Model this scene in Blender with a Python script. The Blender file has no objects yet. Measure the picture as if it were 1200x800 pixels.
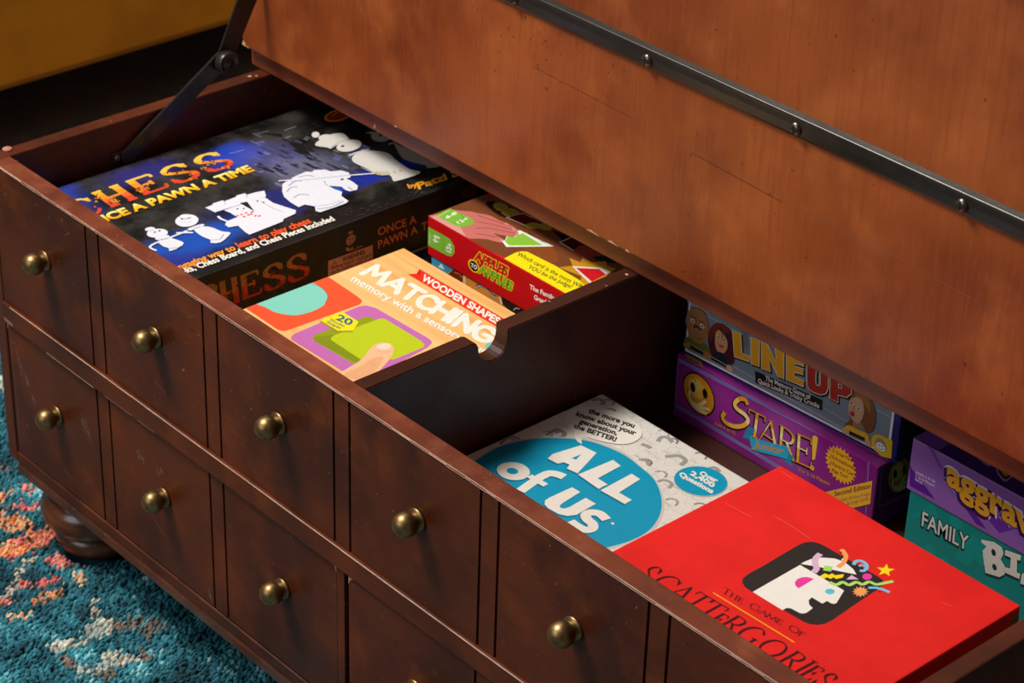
import bpy, bmesh, math, random
import numpy as np
from mathutils import Matrix, Vector

random.seed(7); rng = np.random.default_rng(11)
scene = bpy.context.scene
COL = scene.collection
PI = math.pi

# ------------------------------------------------------------------ camera
CAM = np.array([2.02297683, -1.10182329, 1.11464194])
ROT = [math.radians(a) for a in (59.50958996, -1.63783486, 48.47059091)]
FPX = 2809.4965
def _rot(rx, ry, rz):
    cx, sx, cy, sy, cz, sz = math.cos(rx), math.sin(rx), math.cos(ry), math.sin(ry), math.cos(rz), math.sin(rz)
    return (np.array([[cz, -sz, 0], [sz, cz, 0], [0, 0, 1]]) @ np.array([[cy, 0, sy], [0, 1, 0], [-sy, 0, cy]])
            @ np.array([[1, 0, 0], [0, cx, -sx], [0, sx, cx]]))
RM = _rot(*ROT)
cd = bpy.data.cameras.new('camera'); co = bpy.data.objects.new('camera', cd); COL.objects.link(co)
co.location = CAM; co.rotation_euler = ROT
cd.sensor_width = 36; cd.lens = FPX / 1200 * 36; cd.clip_start = .05
cd.dof.use_dof = True; cd.dof.focus_distance = 2.12; cd.dof.aperture_fstop = 13
scene.camera = co
scene.view_settings.view_transform = 'Standard'; scene.view_settings.look = 'None'
scene.view_settings.gamma = 1; scene.view_settings.use_curve_mapping = False
scene.view_settings.exposure = 0.0

def ray(u, v):
    return RM @ np.array([(u - 600) / FPX, -(v - 400) / FPX, -1.0])
def proj(P):
    q = (np.asarray(P) - CAM) @ RM
    return np.stack([600 + FPX * q[:, 0] / -q[:, 2], 400 - FPX * q[:, 1] / -q[:, 2]], 1)

# ------------------------------------------------------------------ materials
def lin(c):
    if isinstance(c, str):
        c = tuple(int(c[i:i + 2], 16) for i in (1, 3, 5))
    r = []
    for x in c[:3]:
        x = x / 255
        r.append(x / 12.92 if x <= .04045 else ((x + .055) / 1.055) ** 2.4)
    return tuple(r) + (1,)
MATS = {}
def nt(m):
    m.use_nodes = True
    t = m.node_tree
    return t, t.nodes, t.links, t.nodes['Principled BSDF']
def ink(c, rough=.42):
    key = ('ink', str(c), rough)
    if key not in MATS:
        m = bpy.data.materials.new('printed_ink'); t, n, l, b = nt(m)
        b.inputs['Roughness'].default_value = rough; b.inputs['Specular IOR Level'].default_value = .35
        tc = n.new('ShaderNodeTexCoord'); no = n.new('ShaderNodeTexNoise'); no.inputs['Scale'].default_value = 220
        l.new(tc.outputs['Object'], no.inputs['Vector'])
        hs = n.new('ShaderNodeHueSaturation'); hs.inputs['Color'].default_value = lin(c)
        mr = n.new('ShaderNodeMapRange'); mr.inputs[3].default_value = .94; mr.inputs[4].default_value = 1.06
        l.new(no.outputs[0], mr.inputs[0]); l.new(mr.outputs[0], hs.inputs['Value'])
        l.new(hs.outputs[0], b.inputs['Base Color'])
        MATS[key] = m
    return MATS[key]
def mixn(n, l, fac, a, b_):
    mx = n.new('ShaderNodeMix'); mx.data_type = 'RGBA'
    for s, val in ((0, fac), (6, a), (7, b_)):
        if isinstance(val, (tuple, list, float, int)):
            mx.inputs[s].default_value = val
        else:
            l.new(val, mx.inputs[s])
    return mx.outputs[2]
def ramp(n, l, src, lo, hi, a=0., b_=1.):
    mr = n.new('ShaderNodeMapRange'); mr.interpolation_type = 'SMOOTHSTEP'
    mr.inputs[1].default_value = lo; mr.inputs[2].default_value = hi
    mr.inputs[3].default_value = a; mr.inputs[4].default_value = b_
    l.new(src, mr.inputs[0]); return mr.outputs[0]
def noise(n, l, vec, scale, detail=3, rough=.55, stretch=None):
    if stretch:
        mp = n.new('ShaderNodeMapping'); mp.inputs['Scale'].default_value = stretch
        l.new(vec, mp.inputs['Vector']); vec = mp.outputs[0]
    no = n.new('ShaderNodeTexNoise'); no.inputs['Scale'].default_value = scale
    no.inputs['Detail'].default_value = detail; no.inputs['Roughness'].default_value = rough
    l.new(vec, no.inputs['Vector']); return no.outputs[0]
def wood(name, dark, mid, light, stretch=(1, 1, 1), cloud=4., rough=.38, coat=.25, specks=.5, bump=.06, spec=.5):
    """stained and varnished wood: cloudy stain, fine pores along the grain, small pale and dark nicks"""
    m = bpy.data.materials.new(name); t, n, l, b = nt(m)
    v = n.new('ShaderNodeTexCoord').outputs['Object']
    cl = noise(n, l, v, cloud, 3, .55)
    c = mixn(n, l, ramp(n, l, cl, .36, .64), lin(dark), lin(mid))
    c2 = noise(n, l, v, cloud * 2.7, 4, .6)
    c = mixn(n, l, ramp(n, l, c2, .42, .80, 0, .75), c, lin(light))
    g = noise(n, l, v, 160, 3, .7, stretch)
    c = mixn(n, l, ramp(n, l, g, .45, .75, 0, .33), c, lin(dark))
    g2 = noise(n, l, v, 700, 2, .6, stretch)
    c = mixn(n, l, ramp(n, l, g2, .5, .8, 0, .25), c, lin(light))
    s = noise(n, l, v, 210, 2, .5)
    c = mixn(n, l, ramp(n, l, s, .74, .78, 0, specks), c, lin('#b08a72'))
    s2 = noise(n, l, v, 130, 2, .5, (1, 1.1, .9))
    c = mixn(n, l, ramp(n, l, s2, .735, .77, 0, .6), c, lin('#1c0a05'))
    l.new(c, b.inputs['Base Color'])
    l.new(ramp(n, l, c2, .3, .7, rough * .85, rough * 1.2), b.inputs['Roughness'])
    b.inputs['Coat Weight'].default_value = coat; b.inputs['Coat Roughness'].default_value = .25
    b.inputs['Specular IOR Level'].default_value = spec
    bp = n.new('ShaderNodeBump'); bp.inputs['Strength'].default_value = bump; bp.inputs['Distance'].default_value = .001
    l.new(g, bp.inputs['Height']); l.new(bp.outputs[0], b.inputs['Normal'])
    return m
def plain(name, c, rough=.5, metal=0., spec=.5, var=.15, scale=40, bump=0., c2=None):
    m = bpy.data.materials.new(name); t, n, l, b = nt(m)
    v = n.new('ShaderNodeTexCoord').outputs['Object']
    no = noise(n, l, v, scale, 4, .6)
    a = lin(c); d = lin(c2) if c2 else tuple(x * (1 - var) for x in a[:3]) + (1,)
    l.new(mixn(n, l, ramp(n, l, no, .35, .65), a, d), b.inputs['Base Color'])
    b.inputs['Roughness'].default_value = rough; b.inputs['Metallic'].default_value = metal
    b.inputs['Specular IOR Level'].default_value = spec
    if bump:
        bp = n.new('ShaderNodeBump'); bp.inputs['Strength'].default_value = bump; bp.inputs['Distance'].default_value = .001
        l.new(no, bp.inputs['Height']); l.new(bp.outputs[0], b.inputs['Normal'])
    return m
def cloud_print(name, a, b_, blobs=(), scale=30., rough=.35, loc=(0, 0, 0)):
    """printed artwork: a mottled ground with soft-edged coloured areas; blobs = (centre, radii, colour, amount)"""
    m = bpy.data.materials.new(name); t, n, l, b = nt(m)
    v = n.new('ShaderNodeTexCoord').outputs['Object']
    no = noise(n, l, v, scale, 5, .6)
    c = mixn(n, l, ramp(n, l, no, .35, .7), lin(a), lin(b_))
    nv = n.new('ShaderNodeTexNoise'); nv.inputs['Scale'].default_value = scale * .9; nv.inputs['Detail'].default_value = 4
    l.new(v, nv.inputs['Vector'])
    for (ce, ra, col, amt) in blobs:
        mp = n.new('ShaderNodeVectorMath'); mp.operation = 'SUBTRACT'; l.new(v, mp.inputs[0])
        mp.inputs[1].default_value = tuple(np.array(ce) - np.array(loc))
        dv = n.new('ShaderNodeVectorMath'); dv.operation = 'DIVIDE'; l.new(mp.outputs[0], dv.inputs[0]); dv.inputs[1].default_value = ra
        ad = n.new('ShaderNodeVectorMath'); ad.operation = 'MULTIPLY_ADD'; l.new(nv.outputs['Color'], ad.inputs[0])
        ad.inputs[1].default_value = (.9, .9, .9); ad.inputs[2].default_value = (-.45, -.45, -.45)
        a2 = n.new('ShaderNodeVectorMath'); a2.operation = 'ADD'; l.new(dv.outputs[0], a2.inputs[0]); l.new(ad.outputs[0], a2.inputs[1])
        ln = n.new('ShaderNodeVectorMath'); ln.operation = 'LENGTH'; l.new(a2.outputs[0], ln.inputs[0])
        c = mixn(n, l, ramp(n, l, ln.outputs['Value'], .35, 1.1, amt, 0.), c, lin(col))
    l.new(c, b.inputs['Base Color']); b.inputs['Roughness'].default_value = rough
    b.inputs['Specular IOR Level'].default_value = .4
    return m

GR_X = (.06, 1, 1); GR_Z = (1, 1, .06); GR_Y = (1, .06, 1)
W_front = wood('mahogany_front', '#3b1606', '#56240b', '#75350f', GR_X, 6, .45, .06, spec=.3)
W_rim = wood('mahogany_edge', '#5c2614', '#74351a', '#8c4726', GR_X, 9, .45, .1, specks=.8)
W_side = wood('mahogany_side', '#3f190a', '#54240e', '#6a3012', GR_Y, 7, .45, .06, spec=.3)
W_in = wood('mahogany_inside', '#3a1a0e', '#4c2413', '#5e2e18', GR_Y, 6, .5, .08)
W_div = wood('mahogany_divider', '#36170c', '#45200f', '#542914', GR_Y, 6, .45, .04, spec=.3)
W_lid = wood('stained_lid_underside', '#6c2c12', '#944a1e', '#b0602a', GR_Z, 3.6, .42, .1, bump=.14, specks=.2, spec=.4)
W_top = wood('mahogany_top_edge', '#5a2616', '#74351c', '#8a4424', GR_X, 5, .5, .06)
W_foot = wood('turned_foot_wood', '#40200f', '#55290f', '#6b3416', (1, 1, 1), 12, .3, .4)
M_black = plain('black_enamel_steel', '#3a3733', .3, .55, .6, .2, 60)
M_steel = plain('dark_screw_steel', '#6e675c', .3, .9, .5, .3, 200)
M_brass = plain('antique_brass', '#a0845a', .42, 1., .5, .45, 90, c2='#7c6440')
M_chip = plain('bare_wood_chip', '#d3a878', .8, 0, .2, .3, 300)
M_felt = plain('pink_bumper_felt', '#b87a64', .9)
M_dark = plain('painted_recess_shade', '#0c0604', .7)  # shade inside grooves and screw slots, put in as colour
M_scr = plain('pale_scratch', '#8a6a58', .7)
M_scr2 = plain('chalky_scuff', '#9c7f6c', .8)

# ------------------------------------------------------------------ mesh builder (world coordinates)
class MB:
    def __init__(s): s.v = []; s.f = []; s.mi = []; s.mats = []; s.sm = []
    def m(s, mat):
        if mat not in s.mats: s.mats.append(mat)
        return s.mats.index(mat)
    def add(s, verts, faces, mat, smooth=False):
        o = len(s.v); i = s.m(mat)
        s.v.extend(tuple(p) for p in verts)
        for f in faces:
            s.f.append([o + k for k in f]); s.mi.append(i); s.sm.append(smooth)
    def bm(s, b, mat, M=None, smooth=False):
        b.verts.index_update()
        vs = [(M @ v.co if M else v.co.copy()) for v in b.verts]
        s.add(vs, [[v.index for v in f.verts] for f in b.faces], mat, smooth); b.free()
    def box(s, x0, x1, y0, y1, z0, z1, mat, bev=.0012, M=None, seg=2):
        b = bmesh.new(); bmesh.ops.create_cube(b, size=1)
        for v in b.verts:
            v.co = Vector(((x0 + x1) / 2 + v.co.x * (x1 - x0), (y0 + y1) / 2 + v.co.y * (y1 - y0), (z0 + z1) / 2 + v.co.z * (z1 - z0)))
        if bev: bmesh.ops.bevel(b, geom=list(b.edges), offset=bev, segments=seg, affect='EDGES', profile=.5)
        s.bm(b, mat, M, smooth=False)
    def prism(s, pts, axis, a, b_, mat, bev=0):
        """closed outline extruded along one axis ('x': pts are (y,z); 'y': (x,z); 'z': (x,y))"""
        def P(p, h):
            return {'x': (h, p[0], p[1]), 'y': (p[0], h, p[1]), 'z': (p[0], p[1], h)}[axis]
        b = bmesh.new(); A = [b.verts.new(P(p, a)) for p in pts]; B = [b.verts.new(P(p, b_)) for p in pts]
        n = len(pts)
        b.faces.new(A[::-1]); b.faces.new(B)
        for i in range(n): b.faces.new((A[i], A[(i + 1) % n], B[(i + 1) % n], B[i]))
        bmesh.ops.recalc_face_normals(b, faces=list(b.faces))
        if bev:
            cap = [e for e in b.edges if any(len(f.verts) == n for f in e.link_faces)]
            bmesh.ops.bevel(b, geom=cap, offset=bev, segments=2, affect='EDGES')
        s.bm(b, mat)
    def lathe(s, prof, origin, axis, mat, n=32):
        """profile of (radius, height) turned about an axis through origin"""
        ax = Vector(axis).normalized(); u = ax.orthogonal().normalized(); w = ax.cross(u); O = Vector(origin)
        vs = []; fs = []
        for (r, h) in prof:
            for k in range(n):
                a = 2 * PI * k / n
                vs.append(O + ax * h + (u * math.cos(a) + w * math.sin(a)) * max(r, 1e-5))
        for i in range(len(prof) - 1):
            for k in range(n):
                fs.append((i * n + k, i * n + (k + 1) % n, (i + 1) * n + (k + 1) % n, (i + 1) * n + k))
        fs.append(list(range(n))[::-1]); fs.append([(len(prof) - 1) * n + k for k in range(n)])
        s.add(vs, fs, mat, True)
    def build(s, name, parent=None, loc=None):
        """one mesh object; vertices are given in world space and stored relative to the parent or to loc"""
        M = parent.matrix_basis.copy() if parent and parent.parent is None else None
        if parent and parent.parent is not None: M = parent.parent.matrix_basis @ parent.matrix_basis
        if M is None: M = Matrix.Translation(loc or (0, 0, 0))
        Mi = M.inverted(); V = np.array(s.v, float)
        V = V @ np.array(Mi.to_3x3()).T + np.array(Mi.translation)
        me = bpy.data.meshes.new(name); me.from_pydata(V.tolist(), [], s.f)
        for mt in s.mats: me.materials.append(mt)
        me.polygons.foreach_set('material_index', s.mi); me.polygons.foreach_set('use_smooth', s.sm)
        me.update()
        o = bpy.data.objects.new(name, me); COL.objects.link(o)
        if parent: o.parent = parent
        else: o.location = loc or (0, 0, 0)
        return o
def empty(name, loc, rz=0, **props):
    o = bpy.data.objects.new(name, None); COL.objects.link(o); o.location = loc; o.rotation_euler = (0, 0, rz)
    o.empty_display_size = .05
    o.matrix_basis = Matrix.Translation(loc) @ Matrix.Rotation(rz, 4, 'Z')
    for k, v in props.items(): o[k] = v
    return o
def tag(o, **props):
    for k, v in props.items(): o[k] = v
    return o

# ------------------------------------------------------------------ printing on flat faces
_TX = {}
def text_mesh(s, off=0.):
    key = (s, round(off, 4))
    if key in _TX: return _TX[key]
    cu = bpy.data.curves.new('lettering', 'FONT'); cu.body = s; cu.size = 1; cu.resolution_u = 3; cu.offset = off
    ob = bpy.data.objects.new('lettering', cu); COL.objects.link(ob)
    dg = bpy.context.evaluated_depsgraph_get()
    me = bpy.data.meshes.new_from_object(ob.evaluated_get(dg))
    V = np.array([v.co[:2] for v in me.vertices]) if len(me.vertices) else np.zeros((0, 2))
    F = [list(p.vertices) for p in me.polygons]
    bpy.data.objects.remove(ob); bpy.data.curves.remove(cu); bpy.data.meshes.remove(me)
    _TX[key] = (V, F); return V, F
CAPH = None
def cap_height():
    global CAPH
    if CAPH is None: CAPH = text_mesh('H')[0][:, 1].max()
    return CAPH
def span(s):
    V, _ = text_mesh(s); return V[:, 0].min(), V[:, 0].max()
def clip(poly, ax, lim, keep_less):
    out = []
    n = len(poly)
    for i in range(n):
        a, b = poly[i], poly[(i + 1) % n]
        da = (lim - a[ax]) if keep_less else (a[ax] - lim)
        db = (lim - b[ax]) if keep_less else (b[ax] - lim)
        if da >= 0: out.append(a)
        if (da > 0 and db < 0) or (da < 0 and db > 0):
            k = da / (da - db); out.append((a[0] + (b[0] - a[0]) * k, a[1] + (b[1] - a[1]) * k))
    return out
def catmull(pts, closed, k=6):
    P = [np.array(p, float) for p in pts]; n = len(P); out = []
    for i in range(n if closed else n - 1):
        if closed: p0, p1, p2, p3 = P[i - 1], P[i], P[(i + 1) % n], P[(i + 2) % n]
        else: p0, p1, p2, p3 = P[max(i - 1, 0)], P[i], P[i + 1], P[min(i + 2, n - 1)]
        for j in range(k):
            t = j / k
            out.append(.5 * ((2 * p1) + (-p0 + p2) * t + (2 * p0 - 5 * p1 + 4 * p2 - p3) * t * t + (-p0 + 3 * p1 - 3 * p2 + p3) * t ** 3))
    if not closed: out.append(P[-1])
    return [tuple(p) for p in out]
def Z(ox, oy, sc, *pts):
    return [(ox + x / sc, oy + y / sc) for x, y in pts]

EPS = .000009
class Face:
    """a flat printed face: O corner, S and T unit axes, sizes w and h; artwork is given by its place in the photograph"""
    def __init__(s, mb, O, S, T, w, h):
        s.mb = mb; s.O = np.array(O, float); s.S = np.array(S, float); s.T = np.array(T, float)
        s.N = np.cross(s.S, s.T); s.w = w; s.h = h; s.lay = 0
    def un(s, p):
        d = ray(*p); k = ((s.O - CAM) @ s.N) / (d @ s.N); q = CAM + d * k - s.O
        return (q @ s.S, q @ s.T)
    def at(s, st, lay):
        return s.O + s.S * st[0] + s.T * st[1] + s.N * (EPS * lay)
    def raw(s, st, col, lay):
        p = st
        for ax, lim, kl in ((0, 0.0003, False), (0, s.w - .0003, True), (1, 0.0003, False), (1, s.h - .0003, True)):
            if len(p) < 3: return
            p = clip(p, ax, lim, kl)
        q = []
        for a in p:
            if not q or abs(a[0] - q[-1][0]) + abs(a[1] - q[-1][1]) > 1e-7: q.append(a)
        if len(q) > 2 and abs(q[0][0] - q[-1][0]) + abs(q[0][1] - q[-1][1]) < 1e-7: q.pop()
        if len(q) < 3: return
        ar = sum(q[i - 1][0] * q[i][1] - q[i][0] * q[i - 1][1] for i in range(len(q)))
        if abs(ar) < 1e-12: return
        if ar < 0: q = q[::-1]
        s.mb.add([s.at(a, lay) for a in q], [list(range(len(q)))], col if not isinstance(col, (str, tuple)) else ink(col))
    def L(s, lay):
        if lay is None: s.lay += 1; return s.lay
        return lay
    def poly(s, px, col, smooth=False, lay=None):
        if smooth: px = catmull(px, True)
        s.raw([s.un(p) for p in px], col, s.L(lay))
    def ell(s, c, a, b, col, lay=None, n=28):
        s.poly([(c[0] + math.cos(t) * a[0] + math.sin(t) * b[0], c[1] + math.cos(t) * a[1] + math.sin(t) * b[1])
                for t in [2 * PI * i / n for i in range(n)]], col, False, lay)
    def disc(s, c, r, col, lay=None, n=36, off=(0, 0)):
        """true circle on the face: centre from the photograph, radius in metres"""
        x, y = s.un(c); x += off[0]; y += off[1]
        s.raw([(x + r * math.cos(2 * PI * i / n), y + r * math.sin(2 * PI * i / n)) for i in range(n)], col, s.L(lay))
    def ribbon(s, st, w, col, lay, closed=False):
        n = len(st)
        if n < 2: return
        P = [np.array(p) for p in st]; Lf = []; Rt = []
        for i in range(n):
            a = P[i - 1] if (i or closed) else P[i]; b = P[(i + 1) % n] if (i < n - 1 or closed) else P[i]
            d = b - a; d = d / (np.linalg.norm(d) + 1e-12); nn = np.array([-d[1], d[0]])
            ww = w(d, i / max(n - 1, 1)) if callable(w) else w
            Lf.append(P[i] + nn * ww / 2); Rt.append(P[i] - nn * ww / 2)
        for i in range(n if closed else n - 1):
            j = (i + 1) % n
            cc = col(i / max(n - 1, 1)) if callable(col) else col
            s.raw([tuple(Lf[i]), tuple(Rt[i]), tuple(Rt[j]), tuple(Lf[j])], cc, lay)
    def stroke(s, px, wpx, col, smooth=True, lay=None, closed=False, mm=None):
        if smooth and len(px) > 2: px = catmull(px, closed)
        st = [s.un(p) for p in px]
        if mm is None:
            q = [s.un((px[0][0] + a, px[0][1] + b)) for a, b in ((3, 0), (0, 3), (0, 0))]
            ar = abs((q[0][0] - q[2][0]) * (q[1][1] - q[2][1]) - (q[0][1] - q[2][1]) * (q[1][0] - q[2][0]))
            mm = wpx * math.sqrt(ar) / 3
        s.ribbon(st, mm, col, s.L(lay), closed)
    def text(s, txt, p0, p1, cap, col, bold=0., skip='', upto=None, lay=None, outline=None, shear=0., shift=(0, 0)):
        """baseline runs p0 -> p1 in the photograph, cap = pixel vector of the capital height; p0 sits after `skip`, p1 after `upto`"""
        lay = s.L(lay)
        A = np.array(s.un((p0[0] + shift[0], p0[1] + shift[1]))); B = np.array(s.un((p1[0] + shift[0], p1[1] + shift[1])))
        C = np.array(s.un((p0[0] + cap[0] + shift[0], p0[1] + cap[1] + shift[1]))) - A
        x0, x1 = span(txt)
        if skip: x0 = span(skip)[1] + .02
        if upto: x1 = span(upto)[1]
        V, F = text_mesh(txt, bold)
        if not len(V): return
        U = (B - A) / (x1 - x0); Ch = C / cap_height()
        bands = col if isinstance(col, list) else [col]
        y0, y1 = V[:, 1].min(), V[:, 1].max() + 1e-6
        for f in F:
            tri = [(V[k][0] + shear * V[k][1], V[k][1]) for k in f]
            for bi, cc in enumerate(bands):
                p = tri
                if len(bands) > 1:
                    lo = y0 + (y1 - y0) * bi / len(bands); hi = y0 + (y1 - y0) * (bi + 1) / len(bands)
                    p = clip(clip(p, 1, lo, False), 1, hi, True)
                if len(p) < 3: continue
                s.raw([tuple(A + U * (q[0] - x0) + Ch * q[1]) for q in p], cc, lay)
    def glyph(s, ch, bl, br, tl, thick, thin, col, lay=None):
        """drawn roman letter in the frame bottom-left, bottom-right, top-left (photograph pixels); widths in metres"""
        lay = s.L(lay)
        A = np.array(s.un(bl)); X = np.array(s.un(br)) - A; Y = np.array(s.un(tl)) - A
        for gi, (pts, kind) in enumerate(GLYPH[ch]):
            q = catmull(pts, False, 5) if kind == 'c' else pts
            if kind != 'c':
                q = [tuple(np.array(pts[0]) * (1 - k / 4) + np.array(pts[1]) * k / 4) for k in range(5)] if len(pts) == 2 else pts
            st = [tuple(A + X * p[0] + Y * p[1]) for p in q]
            yd = Y / np.linalg.norm(Y)
            if isinstance(col, list):
                hs = [p[1] for p in q]
                cf = lambda t, hs=hs: col[min(len(col) - 1, max(0, int(hs[min(int(t * (len(hs) - 1) + .5), len(hs) - 1)] * len(col))))]
            else: cf = col
            if kind == 's': w = thin
            elif kind == 'n': w = thin
            else: w = lambda d, t: thin + (thick - thin) * abs(float(d @ yd)) ** 1.3
            s.ribbon(st, w, cf, lay + gi * .12)
GLYPH = {
 'S': [([(.86, .80), (.70, .97), (.42, 1.0), (.17, .86), (.16, .68), (.40, .54), (.66, .44), (.88, .30), (.84, .10), (.56, 0), (.26, .02), (.08, .20)], 'c'), ([(.88, .70), (.88, .95)], 's'), ([(.07, .05), (.07, .30)], 's')],
 'C': [([(.92, .80), (.74, .97), (.46, 1.0), (.16, .82), (.06, .50), (.16, .18), (.46, 0), (.74, .03), (.94, .20)], 'c'), ([(.93, .72), (.93, .95)], 's')],
 'A': [([(.02, 0), (.52, 1)], 'n'), ([(.50, 1), (.96, 0)], 'l'), ([(.2, .36), (.78, .36)], 's'), ([(-.08, 0), (.16, 0)], 's'), ([(.80, 0), (1.08, 0)], 's')],
 'T': [([(.0, .97), (1, .97)], 's'), ([(.5, .97), (.5, 0)], 'l'), ([(.0, .97), (.0, .78)], 's'), ([(1, .97), (1, .78)], 's'), ([(.3, 0), (.7, 0)], 's')],
 'E': [([(.15, 0), (.15, 1)], 'l'), ([(.0, .98), (.88, .98)], 's'), ([(.15, .52), (.66, .52)], 's'), ([(.0, .02), (.95, .02)], 's'), ([(.88, .98), (.88, .80)], 's'), ([(.66, .64), (.66, .40)], 's'), ([(.95, .02), (.98, .22)], 's')],
 'R': [([(.15, 0), (.15, 1)], 'l'), ([(.0, .98), (.45, .98), (.80, .90), (.84, .70), (.66, .54), (.15, .50)], 'c'), ([(.48, .50), (1.0, 0)], 'l'), ([(.0, 0), (.32, 0)], 's')],
 'G': [([(.90, .80), (.72, .97), (.46, 1.0), (.16, .82), (.06, .50), (.16, .18), (.46, 0), (.74, .04), (.88, .14)], 'c'), ([(.88, .10), (.88, .42)], 'l'), ([(.68, .42), (1.02, .42)], 's')],
 'O': [([(.5, 1), (.18, .86), (.04, .5), (.18, .14), (.5, 0), (.82, .14), (.96, .5), (.82, .86), (.5, 1)], 'c')],
 'I': [([(.5, 0), (.5, 1)], 'l'), ([(.0, 1), (1, 1)], 's'), ([(.0, 0), (1, 0)], 's')],
 'F': [([(.15, 0), (.15, 1)], 'l'), ([(.0, .98), (.88, .98)], 's'), ([(.15, .52), (.66, .52)], 's'), ([(.0, .0), (.36, .0)], 's'), ([(.88, .98), (.88, .80)], 's')],
 'H': [([(.16, 0), (.16, 1)], 'l'), ([(.84, 0), (.84, 1)], 'l'), ([(.16, .5), (.84, .5)], 's'), ([(0, 1), (.34, 1)], 's'), ([(0, 0), (.34, 0)], 's'), ([(.66, 1), (1, 1)], 's'), ([(.66, 0), (1, 0)], 's')],
}
ROUND = {
 'M': (1.25, [[(0, 0), (.18, .95)], [(.18, .95), (.52, .30)], [(.52, .30), (.92, .95)], [(.92, .95), (1.06, 0)]]),
 'A': (1.0, [[(0, 0), (.48, .96)], [(.48, .96), (.86, 0)], [(.20, .34), (.72, .34)]]),
 'T': (.92, [[(0, .95), (.86, .95)], [(.43, .95), (.43, 0)]]),
 'C': (.95, [[(.82, .80), (.60, .95), (.30, .92), (.08, .66), (.06, .36), (.24, .06), (.52, 0), (.80, .12)]]),
 'H': (.98, [[(.06, 0), (.06, .96)], [(.80, 0), (.80, .96)], [(.06, .48), (.80, .48)]]),
 'I': (.34, [[(.08, 0), (.08, .96)]]),
 'N': (1.0, [[(.06, 0), (.06, .96)], [(.06, .96), (.80, .02)], [(.80, .02), (.80, .96)]]),
 'G': (1.0, [[(.84, .80), (.62, .95), (.30, .92), (.08, .66), (.06, .36), (.24, .06), (.54, 0), (.84, .14), (.86, .44), (.52, .44)]]),
}
def brush_text(f, txt, p0, p1, cap, w, col, slant=.06):
    """fat round-ended lettering drawn with strokes of width w (metres)"""
    tot = sum(ROUND[c][0] for c in txt) - (ROUND[txt[-1]][0] - .86)
    A = np.array(f.un(p0)); U = (np.array(f.un(p1)) - A) / tot; C = np.array(f.un((p0[0] + cap[0], p0[1] + cap[1]))) - A
    lay = f.L(None); x = 0; k = 0
    for ch in txt:
        adv, sts = ROUND[ch]
        for st in sts:
            q = catmull(st, False, 5) if len(st) > 2 else st
            P = [tuple(A + U * (x + a + slant * b_) + C * b_) for a, b_ in q]
            f.ribbon(P, w, col, lay + k * .1); k += 1
            for e in (P[0], P[-1]):
                f.raw([(e[0] + w / 2 * math.cos(t), e[1] + w / 2 * math.sin(t)) for t in [2 * PI * i / 14 for i in range(14)]], col, lay + k * .1); k += 1
        x += adv
    f.lay = int(lay + k * .1) + 1
X3, Y3, Z3 = (1, 0, 0), (0, 1, 0), (0, 0, 1)
def top_face(mb, x0, x1, y0, y1, z): return Face(mb, (x0, y0, z), X3, Y3, x1 - x0, y1 - y0)
def front_face(mb, x0, x1, y, z0, z1): return Face(mb, (x0, y, z0), X3, Z3, x1 - x0, z1 - z0)
def right_face(mb, x, y0, y1, z0, z1): return Face(mb, (x, y0, z0), Y3, Z3, y1 - y0, z1 - z0)
#PARTS
# ================================================================== THE CHEST
FLOOR = -.462
chest = empty('storage_coffee_table', (.6, .34, FLOOR), label='dark mahogany storage coffee table with open hinged lid and brass ball knobs', category='coffee table')
def part(fn, name, parent=None):
    mb = MB(); fn(mb); return mb.build(name, parent or chest)
G = .0115; WD = .2; XL, XR, YB = -.0055, 1.2075, .66
# side panels (full height, their front edges show as narrow stiles)
def chips(mb, z, spots):
    for (x, y, r, k) in spots:
        pts = [(x + r * (.6 + .7 * random.random()) * math.cos(a), y + r * (.5 + .6 * random.random()) * math.sin(a) * k) for a in [i * PI / 4 for i in range(8)]]
        mb.add([(p[0], p[1], z) for p in pts], [list(range(8))], M_chip)
mb = MB(); mb.box(XL, .0130, -.001, YB, -.372, 0, W_side, .0016)
chips(mb, .0002, [(.004, .336, .0030, 1), (.0075, .343, .0016, 1.3), (.004, .262, .0007, 1.5), (.007, .15, .0006, 1)])
left = mb.build('side_panel', chest)
mb = MB(); mb.lathe([(.0052, 0), (.0052, .0012), (.004, .002), (0, .0021)], (-.0008, .0275, 0), (0, 0, 1), M_felt, 20)
tag(mb.build('bumper_dot', left), label='small pink round bumper')
mb = MB(); mb.box(1.190, XR, -.001, YB, -.372, 0, W_side, .0016); mb.build('side_panel', chest)
# upper front: one fixed board scored with pairs of grooves so that it reads as six small drawers
def grooved(x0, x1, y0, y1, ks, gw=.0032, gd=.0035):
    pts = [(x0, y1), (x0, y0)]
    for k in ks:
        for sgn in (-1, 1):
            c = k * WD + sgn * G
            pts += [(c - gw / 2, y0), (c - gw / 2, y0 + gd), (c + gw / 2, y0 + gd), (c + gw / 2, y0)]
    return pts + [(x1, y0), (x1, y1)]
def groove_shade(mb, ks, z0, z1, y):
    for k in ks:
        for sgn in (-1, 1):
            c = k * WD + sgn * G
            mb.add([(c - .0016, y, z0), (c + .0016, y, z0), (c + .0016, y, z1), (c - .0016, y, z1)], [(0, 1, 2, 3)], M_dark)  # near-black strip painted on the groove floor as its shade
def scratch(mb, y, pts, w, mat):
    for a, b_ in zip(pts[:-1], pts[1:]):
        d = np.array(b_) - np.array(a); n_ = np.array([-d[1], d[0]]); n_ = n_ / (np.linalg.norm(n_) + 1e-9) * w / 2
        q = [np.array(a) + n_, np.array(a) - n_, np.array(b_) - n_, np.array(b_) + n_]
        mb.add([(p[0], y, p[1]) for p in q], [(0, 1, 2, 3)], mat)
mb = MB()
mb.prism(grooved(.0142, 1.1888, 0, .0215, range(1, 6)), 'z', -.165, -.0028, W_front)
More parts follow.
